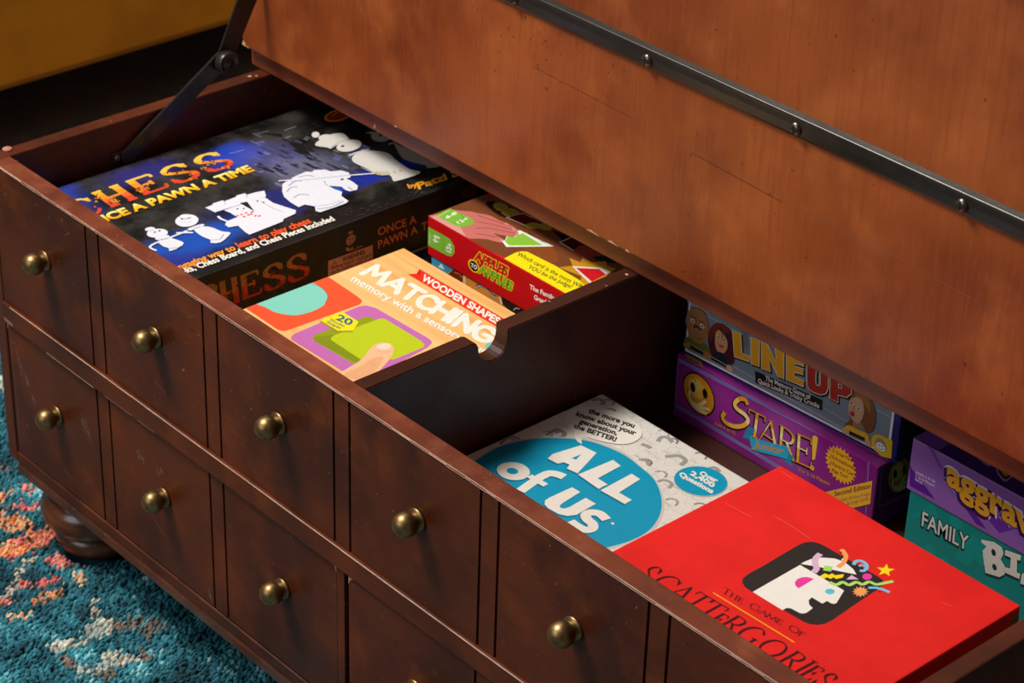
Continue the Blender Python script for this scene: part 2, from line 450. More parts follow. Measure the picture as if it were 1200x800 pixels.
groove_shade(mb, range(1, 6), -.165, -.0028, .0034)
for (x, z, l, a) in [(.15, -.03, .012, .6), (.46, -.035, .014, -1.2), (.475, -.045, .016, -1.4), (.365, -.028, .01, .5), (.30, -.13, .02, -.3), (.53, -.02, .006, .5), (.82, -.05, .004, .9)]:
    scratch(mb, -.0002, [(x, z), (x + l * .5 * math.cos(a), z + l * .5 * math.sin(a) + .001), (x + l * math.cos(a), z + l * math.sin(a))], .0004, M_scr)
front = mb.build('front_board', chest)
mb = MB(); mb.box(.0132, 1.1898, -.0006, .0215, -.0028, 0, W_rim, .0011)
random.seed(3)
for _ in range(60):
    x = random.uniform(.02, .9); y = random.uniform(.001, .02); l = random.uniform(.001, .006)
    a = random.gauss(0, .5)
    mb.add([(x, y, .0002), (x + l * math.cos(a), y + l * math.sin(a), .0002), (x + l * math.cos(a), y + l * math.sin(a) + .0004, .0002), (x, y + .0004, .0002)], [(0, 1, 2, 3)], M_scr)
M_worn_glint = plain('worn_edge_and_highlight', '#c4a490', .4, 0, .5, .3, 90)
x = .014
while x < 1.188:        # outer arris rubbed pale along its length, its bright highlight painted in with it
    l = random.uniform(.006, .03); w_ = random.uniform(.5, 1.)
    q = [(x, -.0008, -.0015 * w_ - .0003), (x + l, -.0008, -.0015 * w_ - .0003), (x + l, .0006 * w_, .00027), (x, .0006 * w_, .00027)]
    mb.add(q, [(0, 1, 2, 3)], M_worn_glint); x += l
mb.build('front_rim', chest)
# rail between the rows, bottom rail, base moulding, back, bottoms
mb = MB(); mb.box(.0132, 1.1898, -.0035, .0214, -.1895, -.1652, W_front, .0012)
for (x0, x1) in ((.10, .19), (.21, .26), (.27, .30)):
    scratch(mb, -.0037, [(x0, -.1888), (x1, -.1888)], .0009, M_chip if x0 < .2 else M_scr)
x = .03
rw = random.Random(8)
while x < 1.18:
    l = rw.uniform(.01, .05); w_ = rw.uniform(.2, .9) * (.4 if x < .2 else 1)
    mb.add([(x, -.0037, -.1654 - .0008 * w_), (x + l, -.0037, -.1654 - .0008 * w_), (x + l, -.0032, -.1649), (x, -.0032, -.1649)], [(0, 1, 2, 3)], M_worn_glint); x += l  # pale strip: wear plus the light caught by the rail's top edge, painted
mb.add([(.016, -.0037, -.1825), (.034, -.0037, -.1835), (.034, -.0037, -.188), (.018, -.0037, -.187)], [(0, 1, 2, 3)], M_scr)
mb.build('middle_rail', chest)
mb = MB(); mb.box(.0132, 1.1898, -.001, .05, -.372, -.3580, W_front, .001); mb.build('bottom_rail', chest)
mb = MB(); mb.prism([(-.0005, -.3722), (-.002, -.3750), (-.002, -.3845), (.001, -.3885), (.64, -.3885), (.64, -.3722)], 'x', .012, 1.190, W_foot, .002)
mb.build('base_moulding', chest)
mb = MB(); mb.box(.0132, 1.1898, .645, YB, -.372, -.001, W_in, .001); mb.build('back_panel', chest)
mb = MB(); mb.box(.0132, 1.1898, .0218, .6448, -.186, -.1765, W_in, .0005); mb.build('compartment_floor', chest)
mb = MB(); mb.box(.592, .604, .03, .6448, -.372, -.19, W_in, .0005); mb.box(.5925, .6035, -.0012, .03, -.357, -.1898, W_front, .0006)
mb.build('drawer_divider', chest)
# divider of the top compartment, with its finger notch
ny, nr = .1725, .0178
prof = [(.0217, -.1763), (.6446, -.1763), (.6446, -.0004), (ny + nr, -.0004), (ny + nr, -.010)]
prof += [(ny + nr * math.cos(a), -.010 - nr * .95 * math.sin(a)) for a in [i * PI / 12 for i in range(1, 12)]]
prof += [(ny - nr, -.010), (ny - nr - .0006, -.006), (ny - nr - .003, -.0022), (ny - nr - .007, -.0004), (.0217, -.0004)]
mb = MB(); mb.prism(prof, 'x', .589, .607, W_div, .0009)
chips(mb, -.0002, [(.600, .349, .0022, .8), (.604, .318, .0012, .6), (.592, .255, .0018, .4)])
mb.build('divider', chest)
# lower drawers (two real ones, each scored to read as three)
def knob_mesh():
    mb = MB()
    mb.lathe([(.0105, 0), (.0112, .0012), (.0100, .0026), (.0082, .003), (.0078, .0036), (.0056, .0040), (.0058, .0043)]
             + [(.0119 * math.sin(a), .0136 - .0119 * math.cos(a)) for a in [PI * (.2 + .8 * i / 14) for i in range(15)]], (0, 0, 0), (0, -1, 0), M_brass, 32)
    return mb
knob0 = None
def knobs(parent, ks, z):
    global knob0
    base = chest.matrix_basis.translation
    for k in ks:
        if knob0 is None:
            knob0 = knob_mesh().build('knob', None, (0, 0, 0)); o = knob0
        else:
            o = knob0.copy(); COL.objects.link(o)
        o.parent = parent
        o.location = Vector(((k + .5) * WD + .0066, -.0002, z)) - base
        o['label'] = 'brass ball knob'
knobs(front, range(6), -.0764)
def drawer(x0, x1, ks, kk, dy):
    mb = MB()
    mb.prism(grooved(x0, x1, dy, dy + .018, ks), 'z', -.3565, -.1912, W_front)
    groove_shade(mb, ks, -.3565, -.1912, dy + .0034)
    mb.box(x0 + .02, x0 + .03, dy + .018, .55, -.34, -.21, W_in, 0); mb.box(x1 - .03, x1 - .02, dy + .018, .55, -.34, -.21, W_in, 0)
    mb.box(x0 + .03, x1 - .03, .54, .55, -.34, -.21, W_in, 0); mb.box(x0 + .03, x1 - .03, dy + .018, .54, -.34, -.335, W_in, 0)
    rs = random.Random(5)
    if x0 < .1:
        for (x, z, sx, sz) in [(.034, -.235, .0018, .03), (.047, -.25, .0035, .016), (.058, -.27, .002, .01), (.158, -.250, .003, .014), (.167, -.258, .0035, .02), (.163, -.244, .0014, .006), (.262, -.236, .003, .01), (.270, -.24, .0018, .008), (.296, -.238, .001, .008), (.303, -.235, .001, .005), (.38, -.345, .0012, .012)]:
            for _ in range(int(26 + 1400 * sz)):
                px, pz = x + rs.gauss(0, sx * .8), z + rs.gauss(0, sz * .33); px += (pz - z) * -.25
                l = rs.uniform(.0004, .0016); w_ = rs.uniform(.0003, .0008)
                mb.add([(px, dy - .00022, pz), (px + w_, dy - .00022, pz - .0002), (px + w_ * .7, dy - .00022, pz + l), (px - w_ * .2, dy - .00022, pz + l * .8)], [(0, 1, 2, 3)], M_scr2)
        for (a, b_) in [((.02, -.193), (.021, -.35)), ((.11, -.332), (.13, -.336)), ((.28, -.30), (.30, -.315)), ((.45, -.20), (.452, -.204))]:
            scratch(mb, dy - .0002, [a, b_], .0005, M_scr)
    else:
        for _ in range(14):
            x = rs.uniform(.62, .8); z = rs.uniform(-.30, -.2)
            scratch(mb, dy - .0002, [(x, z), (x + .006 * rs.random(), z - .004 * rs.random())], .0004, M_scr)
    for (xc, sg) in ((x0, 1), (x1, -1)):
        mb.add([(xc, dy - .0003, -.1912), (xc + sg * .007, dy - .0003, -.1914), (xc + sg * .002, dy - .0003, -.1945), (xc, dy - .0003, -.20)], [(0, 1, 2, 3) if sg < 0 else (3, 2, 1, 0)], M_chip)
    d = mb.build('drawer', chest); knobs(d, kk, -.2645); return d
drawer(.0150, .5900, (1, 2), (0, 1, 2), .0005)
drawer(.6105, 1.1880, (4, 5), (3, 4, 5), -.0012)
# turned bun feet
fp = [(.030, .0735), (.046, .072), (.054, .067)]
fp += [(.046 + .0165 * math.sin(a), .048 + .0195 * math.cos(a)) for a in [PI * i / 12 for i in range(2, 11)]]
fp += [(.0455, .0275), (.0445, .0255), (.0455, .0235)]
fp += [(.038 + .0105 * math.sin(a), .012 + .0125 * math.cos(a)) for a in [PI * (.15 + .8 * i / 10) for i in range(0, 11)]] + [(.036, 0)]
foot0 = None
for (x, y) in ((.082, .055), (1.12, .055), (.082, .60), (1.12, .60)):
    if foot0 is None:
        mb = MB(); mb.lathe(fp[::-1], (0, 0, 0), (0, 0, 1), W_foot, 48); foot0 = mb.build('bun_foot', None, (0, 0, 0)); o = foot0
    else:
        o = foot0.copy(); COL.objects.link(o)
    o.parent = chest; o.location = Vector((x, y, FLOOR)) - chest.matrix_basis.translation
# fixed rear half of the top, and the lid standing open on it
mb = MB(); mb.box(-.021, 1.226, .357, .69, .0004, .0252, W_top, .0016)
mb.add([(.2 + .001 * i, .35685, .004 + .003 * (i % 3)) for i in range(4)], [(0, 1, 2, 3)], M_chip)
tag(mb.build('fixed_top', chest), label='fixed rear half of the table top')
mb = MB(); LY = .345
mb.box(-.0205, 1.226, LY, .369, .0270, .430, W_lid, .0016)
rl = random.Random(9); M_pit = plain('pitted_varnish', '#4a1f0e', .6)
for _ in range(90):       # little dark pits in the underside, thickest near the bar's left part
    x = rl.gauss(.45, .12); z = rl.gauss(.205, .035); r = rl.uniform(.0004, .0010)
    if .03 < z < .222 and x > 0:
        mb.add([(x + r * math.cos(a), LY - .00015, z + r * 1.2 * math.sin(a)) for a in [-i * PI / 3 for i in range(6)]], [list(range(6))], M_pit)
for _ in range(40):
    x = rl.uniform(.3, 1.1); z = rl.uniform(.03, .2); r = rl.uniform(.0003, .0008)
    mb.add([(x + r * math.cos(a), LY - .00015, z + r * math.sin(a)) for a in [-i * PI / 3 for i in range(6)]], [list(range(6))], M_scr)
M_seam = plain('veneer_seam', '#5c2a14', .5)
scratch(mb, LY - .0002, [(.46, .170), (.56, .1675), (.60, .1662)], .00035, M_seam)
scratch(mb, LY - .0002, [(.60, .166), (.69, .164), (.79, .163)], .0003, M_scr)
scratch(mb, LY - .0002, [(.675, .161), (.73, .1585), (.79, .156)], .0005, M_seam)
scratch(mb, LY - .0002, [(.80, .16), (.92, .157), (1.05, .15)], .0003, M_scr)
for (x, l) in ((.545, .02), (.575, .016), (.60, .007), (-.018, .006), (.25, .004), (-.012, .004)):
    pts = [(x, .0275), (x + l * .3, .0300), (x + l * .7, .0288), (x + l, .0275)]
    mb.add([(p[0], LY - .0003, p[1]) for p in pts], [(0, 3, 2, 1)], M_chip)
mb.add([(-.0208, LY - .0004, .028), (-.013, LY - .0004, .0275), (-.0145, LY - .0004, .0315), (-.0185, LY - .0004, .034)], [(0, 1, 2, 3)], M_chip)
lid = tag(mb.build('lid', chest), label='lid standing open, orange brown underside')
# stiffening bar screwed to the underside
mb = MB(); mb.prism([(LY, .2235), (LY - .0022, .2240), (LY - .0046, .2275), (LY - .0060, .2360), (LY - .0064, .2420)] + [(LY - .0046 - .0020 * math.cos(a), .2430 + .0024 * math.sin(a)) for a in [PI * i / 16 for i in range(0, 9)]] + [(LY, .2470)], 'x', .03, 1.18, M_black, .0005)
bar = tag(mb.build('brace_bar', lid), label='black metal bar')
sc0 = None
for i in range(7):
    x = .0700 + .183 * i
    if x > 1.17: break
    if sc0 is None:
        mb = MB(); mb.lathe([(.0064, 0), (.0061, .0012), (.0046, .0028), (.0022, .0035), (0, .0036)], (0, 0, 0), (0, -1, 0), M_steel, 24)
        for (a, b_) in ((.0036, .0008), (.0008, .0036)):
            mb.box(-a, a, -.0039, -.0025, -b_, b_, M_dark, 0)
        sc0 = mb.build('screw', None, (0, 0, 0)); o = sc0
    else:
        o = sc0.copy(); COL.objects.link(o)
    o.parent = lid; o.location = Vector((x, LY - .0056, .2335)) - chest.matrix_basis.translation
# folding stay at the left end: bracket, lower arm, upper arm, pivot
def arm(mb, a, b_, x0, x1, w0, w1):
    d = np.array(b_) - np.array(a); n_ = np.array([-d[1], d[0]]) / np.linalg.norm(d)
    u = d / np.linalg.norm(d); pts = []
    for i in range(9):
        t = PI / 2 + PI * i / 8; pts.append(tuple(np.array(a) + (u * math.cos(t) + n_ * math.sin(t)) * w0 / 2))
    for i in range(9):
        t = -PI / 2 + PI * i / 8; pts.append(tuple(np.array(b_) + (u * math.cos(t) + n_ * math.sin(t)) * w1 / 2))
    mb.prism(pts, 'x', x0, x1, M_black, .0006)
PV = (.2895, .0375)
mb = MB(); arm(mb, (.163, -.041), PV, .0165, .0195, .018, .022); st = tag(mb.build('lid_stay', chest), label='black folding metal lid stay')
mb = MB(); arm(mb, PV, (.337, .128), .0200, .0230, .022, .028); mb.build('upper_arm', st)
mb = MB(); mb.lathe([(.0128, 0), (.0133, .001), (.0133, .009), (.0122, .0105), (.0105, .0108), (.0098, .0088), (.0052, .0086), (.0045, .0098), (.0, .010)], (.0228, *PV), (1, 0, 0), M_black, 36)
mb.build('pivot', st)
mb = MB(); mb.box(.0131, .0162, .145, .181, -.047, -.035, M_black, .001)
for y in (.150, .176): mb.lathe([(.004, 0), (.0038, .0015), (.002, .0024), (0, .0025)], (.0160, y, -.041), (1, 0, 0), M_steel, 16)
mb.build('bracket', st)
mb = MB(); mb.box(.0195, .0235, .3345, .3449, .11, .16, M_black, .001); mb.box(.0135, .0300, .3435, .3449, .11, .16, M_black, .0005)
mb.build('bracket', st)

# ================================================================== FLOOR, RUG, SOFA
mb = MB(); mb.box(-3.2, 3.2, -2.6, 3.2, -.50, -.482, wood('dark_slate_floor', '#57534b', '#6e675a', '#9a7448', (1, 1, 1), 9, .5, .05), 0)
tag(mb.build('floor', None, (0, 0, -.482)), kind='structure')

rug = empty('area_rug', (0, 0, -.482), label='thick teal area rug with coral, orange and cream patches under the chest', category='rug')
mb = MB(); mb.box(-.60, 1.9, -1.2, 1.5, -.4815, -.4722, plain('rug_backing', '#1d4854', .95, 0, .1, .4, 18, c2='#10303c'), .002); mb.build('backing', rug)
def vnoise(x, y, s, seed):
    r = np.random.default_rng(seed); T = r.random((64, 64))
    X = x * s; Y = y * s; xi = np.floor(X).astype(int); yi = np.floor(Y).astype(int); fx = X - xi; fy = Y - yi
    fx = fx * fx * (3 - 2 * fx); fy = fy * fy * (3 - 2 * fy)
    g = lambda a, b_: T[a % 64, b_ % 64]
    return (g(xi, yi) * (1 - fx) + g(xi + 1, yi) * fx) * (1 - fy) + (g(xi, yi + 1) * (1 - fx) + g(xi + 1, yi + 1) * fx) * fy
def rug_pile():
    # rows of tufts; rows run along y with a thin gap between
    def rows(x0, x1, y0, y1, px, py):
        nx = int((x1 - x0) / px); ny_ = int((y1 - y0) / py)
        X, Y = np.meshgrid(x0 + px * (np.arange(nx) + .5), y0 + py * (np.arange(ny_) + .5), indexing='ij')
        X = X.ravel(); Y = Y.ravel(); return X + rng.normal(0, px * .16, X.size), Y + rng.normal(0, py * .3, X.size)
    A = rows(-.595, .62, -.62, .42, .0044, .0034); B = rows(-.597, 1.895, -1.195, 1.495, .0095, .0085)
    x = np.concatenate([A[0], B[0]]); y = np.concatenate([A[1], B[1]]); fine = np.concatenate([np.ones(A[0].size), np.zeros(B[0].size)])
    keep = np.ones(x.size, bool)
    for (fx, fy) in ((.082, .055), (.082, .60)): keep &= (x - fx) ** 2 + (y - fy) ** 2 > .0505 ** 2
    uv = proj(np.stack([x, y, np.full(x.size, -.462)], 1))
    near = (uv[:, 0] > -60) & (uv[:, 0] < 520) & (uv[:, 1] > -20) & (uv[:, 1] < 860) & (x > -.595) & (x < .62) & (y > -.62) & (y < .42)
    hidden = (x > .0) & (x < 1.2) & (y > .12) & (y < .60)
    keep &= np.where(fine > 0, near, ~near & ~hidden)
    for (fx, fy) in ((1.12, .055), (1.12, .60)): keep &= (x - fx) ** 2 + (y - fy) ** 2 > .052 ** 2
    x, y, fine, uv = x[keep], y[keep], fine[keep], uv[keep]; n = x.size
    uv = np.where((fine > 0)[:, None], uv, -9999.)
    # colours
    sr = lambda h: np.array(lin(h)[:3])
    teal = np.stack([sr(c) for c in ('#22626f', '#347d8a', '#1a4c58', '#5a9fa8', '#123842', '#8fbdc0', '#2c6a7a')])
    nz = vnoise(x + 5, y + 5, 26, 1) * .55 + vnoise(x + 5, y + 5, 75, 2) * .45
    pick = np.clip((nz * 1.15 - .1 + rng.normal(0, .12, n)), 0, .999)
    order = [4, 2, 0, 6, 1, 3, 5]; edges = np.array([.16, .34, .52, .64, .80, .93])
    c = teal[np.array(order)[np.searchsorted(edges, pick)]].copy()
    # patches of the woven pattern: place and size on the rug, colours
    P = [((5, 580), (9, 5), 0, 'o'), ((30, 589), (14, 5), -.2, 'c'), ((32, 574), (8, 4), -.2, 'c'), ((13, 612), (17, 10), -.2, 'o'), ((34, 632), (42, 11), -.45, 'm'), ((16, 640), (20, 7), -.3, 'o'), ((60, 622), (14, 7), -.4, 'c'),
         ((24, 663), (20, 5), -.95, 'w'), ((8, 688), (14, 6), -1., 'w'), ((69, 655), (12, 8), -.2, 'c'), ((91, 657), (12, 7), .1, 'b'), ((26, 683), (9, 5), -.2, 'c'), ((52, 677), (13, 5), -.3, 'c'), ((95, 678), (13, 6), -.2, 'y'), ((11, 699), (9, 5), -.2, 'c'),
         ((62, 696), (20, 8), -.25, 'o'), ((8, 718), (9, 5), 0, 'y'), ((26, 718), (11, 5), -.1, 'y'), ((108, 710), (6, 13), -.4, 'w'), ((118, 735), (18, 10), -.2, 'w'), ((154, 730), (22, 6), -.35, 'b'), ((176, 736), (7, 12), .3, 'b'), ((75, 751), (22, 7), -.25, 'w'),
         ((136, 769), (19, 8), -.2, 'w'), ((163, 768), (10, 9), 0, 'b'), ((77, 772), (12, 9), .3, 'b'), ((102, 781), (15, 5), -.3, 'w'), ((125, 785), (14, 7), .1, 'b'), ((3, 445), (10, 14), 0, 'w'), ((2, 546), (8, 5), 0, 'b'), ((0, 596), (12, 6), -.2, 'b')]
    pal = {'m': ['#d9706c', '#d98a50', '#e0a068', '#c95a5a', '#8a5a3c'], 'c': ['#d9706c', '#e08a7c', '#c95a5a', '#d8806a'], 'o': ['#d98a50', '#e0a068', '#cf7440', '#d9a880'], 'y': ['#dcb088', '#d09a68', '#e0c0a0'],
           'w': ['#b9b4a6', '#cfc6b4', '#9aa8a4', '#a89c8c'], 'b': ['#6e6054', '#857060', '#564c46', '#7c5f50']}
    jx = (vnoise(x + 5, y + 5, 60, 5) - .5) * 18 + rng.normal(0, 1.6, n); jy = (vnoise(x + 5, y + 5, 60, 6) - .5) * 11 + rng.normal(0, 1., n)
    for (ce, ra, ang, k) in P:
        dx = uv[:, 0] + jx - ce[0]; dy = uv[:, 1] + jy - ce[1]; ca, sa = math.cos(ang), math.sin(ang)
        u = (dx * ca + dy * sa) / ra[0]; w = (-dx * sa + dy * ca) / ra[1]
        ins = (u * u + w * w < 1) & (rng.random(n) < .94); pp = np.stack([sr(h) for h in pal[k]])
        c[ins] = pp[rng.integers(0, len(pp), ins.sum())] * .85 + c[ins] * .15
    # the same pattern goes on over the rest of the rug, more freely
    free = (fine < 1) & (vnoise(x + 9, y + 3, 14, 8) > .68)
    pp = np.stack([sr(h) for h in pal['o'] + pal['b']]); c[free] = pp[rng.integers(0, len(pp), free.sum())]
    c *= rng.uniform(.95, 1.55, (n, 1)) * (.85 + .4 * vnoise((x + 2) * 2., (y + 7) * .7, 30, 17))[:, None]
    # geometry: every tuft a bent six-sided cone frustum with a domed top
    k = 5; ang = 2 * PI * np.arange(k) / k
    r = np.where(fine > 0, .0017, .0048) * rng.uniform(.8, 1.25, n); h = np.where(fine > 0, .0115, .012) * rng.uniform(.72, 1.12, n)
    h *= .55 + .42 * vnoise(x + 2, y + 7, 40, 12) + .40 * vnoise((x + 2) * 3.4, (y + 7) * .45, 30, 13); h = np.minimum(h, .0128)
    lean = np.stack([rng.normal(.0005, .0016, n), rng.normal(.001, .002, n)], 1)
    V = np.zeros((n, 2 * k + 1, 3)); a0 = rng.random(n) * 2 * PI
    for i in range(k):
        ca, sa = np.cos(ang[i] + a0), np.sin(ang[i] + a0)
        V[:, i] = np.stack([x + r * .75 * ca, y + r * 1.5 * sa, np.full(n, -.4722)], 1)
        V[:, k + i] = np.stack([x + lean[:, 0] + r * ca, y + lean[:, 1] + r * 1.9 * sa, -.4722 + h * .72], 1)
    V[:, 2 * k] = np.stack([x + lean[:, 0] * 1.4, y + lean[:, 1] * 1.4, -.4722 + h], 1)
    F = []
    for i in range(k):
        j = (i + 1) % k; F += [(i, j, k + j), (i, k + j, k + i), (k + i, k + j, 2 * k)]
    F = np.array(F); nf = len(F); allF = (F[None] + (np.arange(n) * (2 * k + 1))[:, None, None]).reshape(-1, 3)
    V = V.reshape(-1, 3) - np.array([0, 0, -.482])
    me = bpy.data.meshes.new('pile'); me.vertices.add(len(V)); me.vertices.foreach_set('co', V.ravel())
    me.loops.add(allF.size); me.loops.foreach_set('vertex_index', allF.ravel().astype(np.int32))
    me.polygons.add(len(allF)); me.polygons.foreach_set('loop_start', np.arange(0, allF.size, 3, dtype=np.int32))
    me.polygons.foreach_set('use_smooth', np.ones(len(allF), bool))
    at = me.attributes.new('yarn_colour', 'FLOAT_COLOR', 'POINT')
    at.data.foreach_set('color', np.repeat(np.concatenate([c, np.ones((n, 1))], 1), 2 * k + 1, 0).ravel())
    me.update(); me.validate()
    m = bpy.data.materials.new('wool_yarn'); t, nn, l, b = nt(m)
    a = nn.new('ShaderNodeAttribute'); a.attribute_name = 'yarn_colour'; l.new(a.outputs['Color'], b.inputs['Base Color'])
    b.inputs['Roughness'].default_value = .85; b.inputs['Specular IOR Level'].default_value = .15; b.inputs['Sheen Weight'].default_value = .15
    me.materials.append(m); o = bpy.data.objects.new('pile', me); COL.objects.link(o); o.parent = rug; o['kind'] = 'stuff'
rug_pile()

M_sofa = plain('mustard_upholstery', '#d07c04', .6, 0, .3, .3, 6, .05, c2='#bc6c04')
M_leg = plain('dark_sofa_leg', '#1c110b', .4)
sofa = empty('sofa', (-1.25, .65, -.47), label='mustard upholstered sofa in shadow beyond the left end of the table', category='sofa')
mb = MB(); mb.box(-1.70, -.82, -.55, 1.85, -.360, -.17, M_sofa, .012, seg=3); mb.build('seat_base', sofa)
for (a, b_) in ((-.38, .64), (.66, 1.68)):
    mb = MB(); mb.box(-1.45, -.805, a, b_, -.168, -.01, M_sofa, .04, seg=4); mb.build('seat_cushion', sofa)
mb = MB(); mb.box(-1.72, -1.46, -.55, 1.85, -.168, .42, M_sofa, .05, seg=4); mb.build('backrest', sofa)
for (a, b_) in ((-.55, -.39), (1.69, 1.85)):
    mb = MB(); mb.box(-1.455, -.82, a, b_, -.168, .14, M_sofa, .04, seg=4); mb.build('armrest', sofa)
for x in (-1.62, -.90):
    for y in (-.45, 1.75):
        mb = MB(); mb.lathe([(.018, 0), (.028, .11)], (x, y, -.4712), (0, 0, 1), M_leg, 20); mb.build('leg', sofa)
#BOXES
# ================================================================== THE GAME BOXES
FLZ = -.1762
GOLD = ['#d8761e', '#e79a2c', '#f6dc92', '#f0c04a', '#dc9a28']
def box_group(o, label):
    o['label'] = label; o['category'] = 'game box'; o['group'] = 'game boxes stored in the table'
def two_part(name, x0, x1, y0, y1, ztop, zseam, zbot, mlid, mbase, label, art):
    """telescoping carton: a lid over a slightly smaller base, each a part"""
    root = empty(name, ((x0 + x1) / 2, (y0 + y1) / 2, zbot)); box_group(root, label)
    mb = MB(); mb.box(x0, x1, y0, y1, zseam, ztop, mlid, .0012)
    art(mb); mb.build('lid', root)
    mb = MB(); mb.box(x0 + .0016, x1 - .0016, y0 + .0016, y1 - .0016, zbot, zseam + .0004, mbase, .0008); mb.build('base', root)
    return root
def carton(name, x0, x1, y0, y1, z0, z1, mat, label, art, rz=0., piv=None):
    piv = piv or ((x0 + x1) / 2, (y0 + y1) / 2, z0)
    root_loc = piv; M = Matrix.Translation(piv) @ Matrix.Rotation(rz, 4, 'Z') @ Matrix.Translation(-Vector(piv))
    mb = MB(); mb.box(x0, x1, y0, y1, z0, z1, mat, .0012, M=M)
    art(mb, M); o = mb.build(name, None, root_loc); box_group(o, label); return o

# ---------------------------------------------------------------- chess box (top-left compartment)
CX0, CX1, CY0, CY1, CZ = .0215, .2765, .030, .440, -.049
cl_loc = ((CX0 + CX1) / 2, (CY0 + CY1) / 2, -.1160)
M_chess = cloud_print('chess_box_print', '#100f0e', '#3c3936', [
    ((.035, .05, CZ), (.06, .05, .1), '#2c3f9c', .9), ((.05, .16, CZ), (.03, .06, .1), '#34307e', .75), ((.09, .06, CZ), (.03, .03, .1), '#3a3580', .6),
    ((.075, .265, CZ), (.035, .05, .1), '#2440b4', 1.), ((.10, .29, CZ), (.05, .05, .1), '#5a5896', .55), ((.15, .30, CZ), (.05, .06, .1), '#77799a', .6),
    ((.06, .33, CZ), (.03, .05, .1), '#4a4644', .6), ((.21, .10, CZ), (.035, .14, .1), '#1b4fb6', .95), ((.235, .06, CZ), (.03, .06, .1), '#2b3392', .8),
    ((.205, .36, CZ), (.022, .13, .1), '#1c2f9a', .95), ((.19, .22, CZ), (.04, .08, .1), '#20307e', .7), ((.265, .25, CZ), (.018, .3, .1), '#1a1918', .9), ((.20, .285, CZ), (.016, .03, .1), '#1a6ac0', .9),
    ((.277, .1, -.085), (.01, .06, .04), '#3a140c', .8), ((.277, .2, -.08), (.01, .03, .03), '#37330e', .7), ((.277, .27, -.08), (.01, .03, .05), '#122530', .8), ((.277, .33, -.07), (.01, .03, .03), '#331508', .7)],
    26, .34, cl_loc)
def chess_art(mb):
    f = top_face(mb, CX0, CX1, CY0, CY1, CZ)
    # castle in the mist
    rc = random.Random(31); lay = f.L(None)
    for _ in range(150):
        x = rc.uniform(292, 432); y = rc.gauss(186, 15); d = rc.uniform(3, 15); w_ = rc.uniform(.8, 3.4)
        if y < 140 or y > 222 or (x > 370 and y < 165): continue
        col = rc.choice(['#4f5088', '#5c5ba0', '#565a76', '#3c4262', '#1c1b22', '#23222c', '#6a6c8c', '#3f4458', '#4a4a50', '#2a2c48'])
        if y < 162: col = rc.choice(['#4a4a50', '#1c1b1e', '#3a3938', '#5a5960'])
        f.stroke([(x, y), (x + d * .6, y + d * .30), (x + d, y + d * .42)], w_, col, lay=lay + _ * .05)
    f.lay = lay + 9
    for pts in (Z(300, 130, 8, (10, 215), (120, 185)), Z(300, 130, 8, (265, 185), (370, 145)), Z(190, 150, 8, (630, 240), (770, 205)), Z(300, 130, 8, (270, 255), (330, 235))):
        f.stroke(pts, .8, '#8f8d96')
    f.stroke(Z(300, 130, 8, (0, 300), (80, 290)), .8, '#8582c4')
    for pts in (Z(300, 130, 8, (50, 210), (250, 250), (240, 215)), Z(300, 130, 8, (290, 280), (440, 310), (520, 420), (400, 380)), Z(300, 130, 8, (470, 330), (560, 385), (500, 380)), Z(300, 130, 8, (10, 520), (200, 600), (280, 650), (120, 560))):
        f.poly(pts, '#1a1817')
    # big burning letters
    cols = ['#d4452a', '#dd6430', '#ea8f28', '#f2aa30', '#f0c24c']
    for ch, bl, br, tl in (('C', (96, 256), (123, 246.5), (74, 240)), ('H', (130, 242.5), (161, 231.7), (107.5, 227)), ('E', (169, 228.5), (199, 218.2), (147, 213)),
                           ('S', (206, 216), (237, 205.2), (184, 200.5)), ('S', (245, 202.8), (276, 192), (223, 187.3))):
        f.glyph(ch, bl, br, tl, .0092 if ch != 'C' else .004, .0040, cols)
    rr = random.Random(4)
    for (a, b_, k) in (((112, 232), (140, 236), 26), ((150, 222), (175, 222), 18), ((196, 205), (226, 207), 16), ((236, 192), (266, 196), 16)):
        for _ in range(k):
            p = (a[0] + (b_[0] - a[0]) * rr.random() + rr.gauss(0, 2.5), a[1] + (b_[1] - a[1]) * rr.random() + rr.gauss(0, 2.5))
            f.stroke([p, (p[0] + rr.uniform(-2, 3), p[1] + rr.uniform(-2, 2)), (p[0] + rr.uniform(-2, 4), p[1] + rr.uniform(-3, 2))], .8, rr.choice(['#e8972c', '#3a2414', '#e0702a', '#f2b840']))
    f.text('ONCE A PAWN A TIME', (98, 269.6), (297.8, 200.6), (-8, -6.5), ['#f0a41c', '#f4b92a', '#f6d04a', '#f8e688'], .045)
    f.text('An engaging way to', (211, 317), (276.8, 293.2), (-5.6, -5.6), '#f29a2e', .03, skip='An e')
    f.text('learn to play chess', (280.8, 291.4), (365.3, 261.5), (-5.6, -5.6), '#ee5a2c', .032)
    f.text('Books, Chess Board, and Chess Pieces Included', (219.4, 320.5), (392.6, 258.8), (-5, -5), '#f2efe6', .028, skip='Boo')
    f.text('by', (479.5, 221.5), (489.5, 219), (-2.5, -4.5), '#f0a02c', .03)
    f.text('Patzi S', (491, 222.5), (538, 206), (-3.2, -7), '#f0a02c', .035)
    f.ell((396, 136), (16, -4), (2, 6.5), '#d9781e'); f.ell((396.5, 136), (13.5, -3.2), (1.6, 4.8), '#8a2414')
    f.stroke([(388, 138), (396, 133), (404, 133)], 1.2, '#d9781e')
    Wt = '#dfe1ec'; Sh = '#888eb8'
    # two pawns
    q = lambda *p: Z(160, 210, 8, *p)
    f.stroke(q((212, 592), (150, 620), (128, 648), (188, 676)), 2.2, Wt); f.stroke(q((308, 556), (400, 520), (480, 490)), 2.2, Wt); f.stroke(q((400, 520), (372, 505)), 1, Wt)
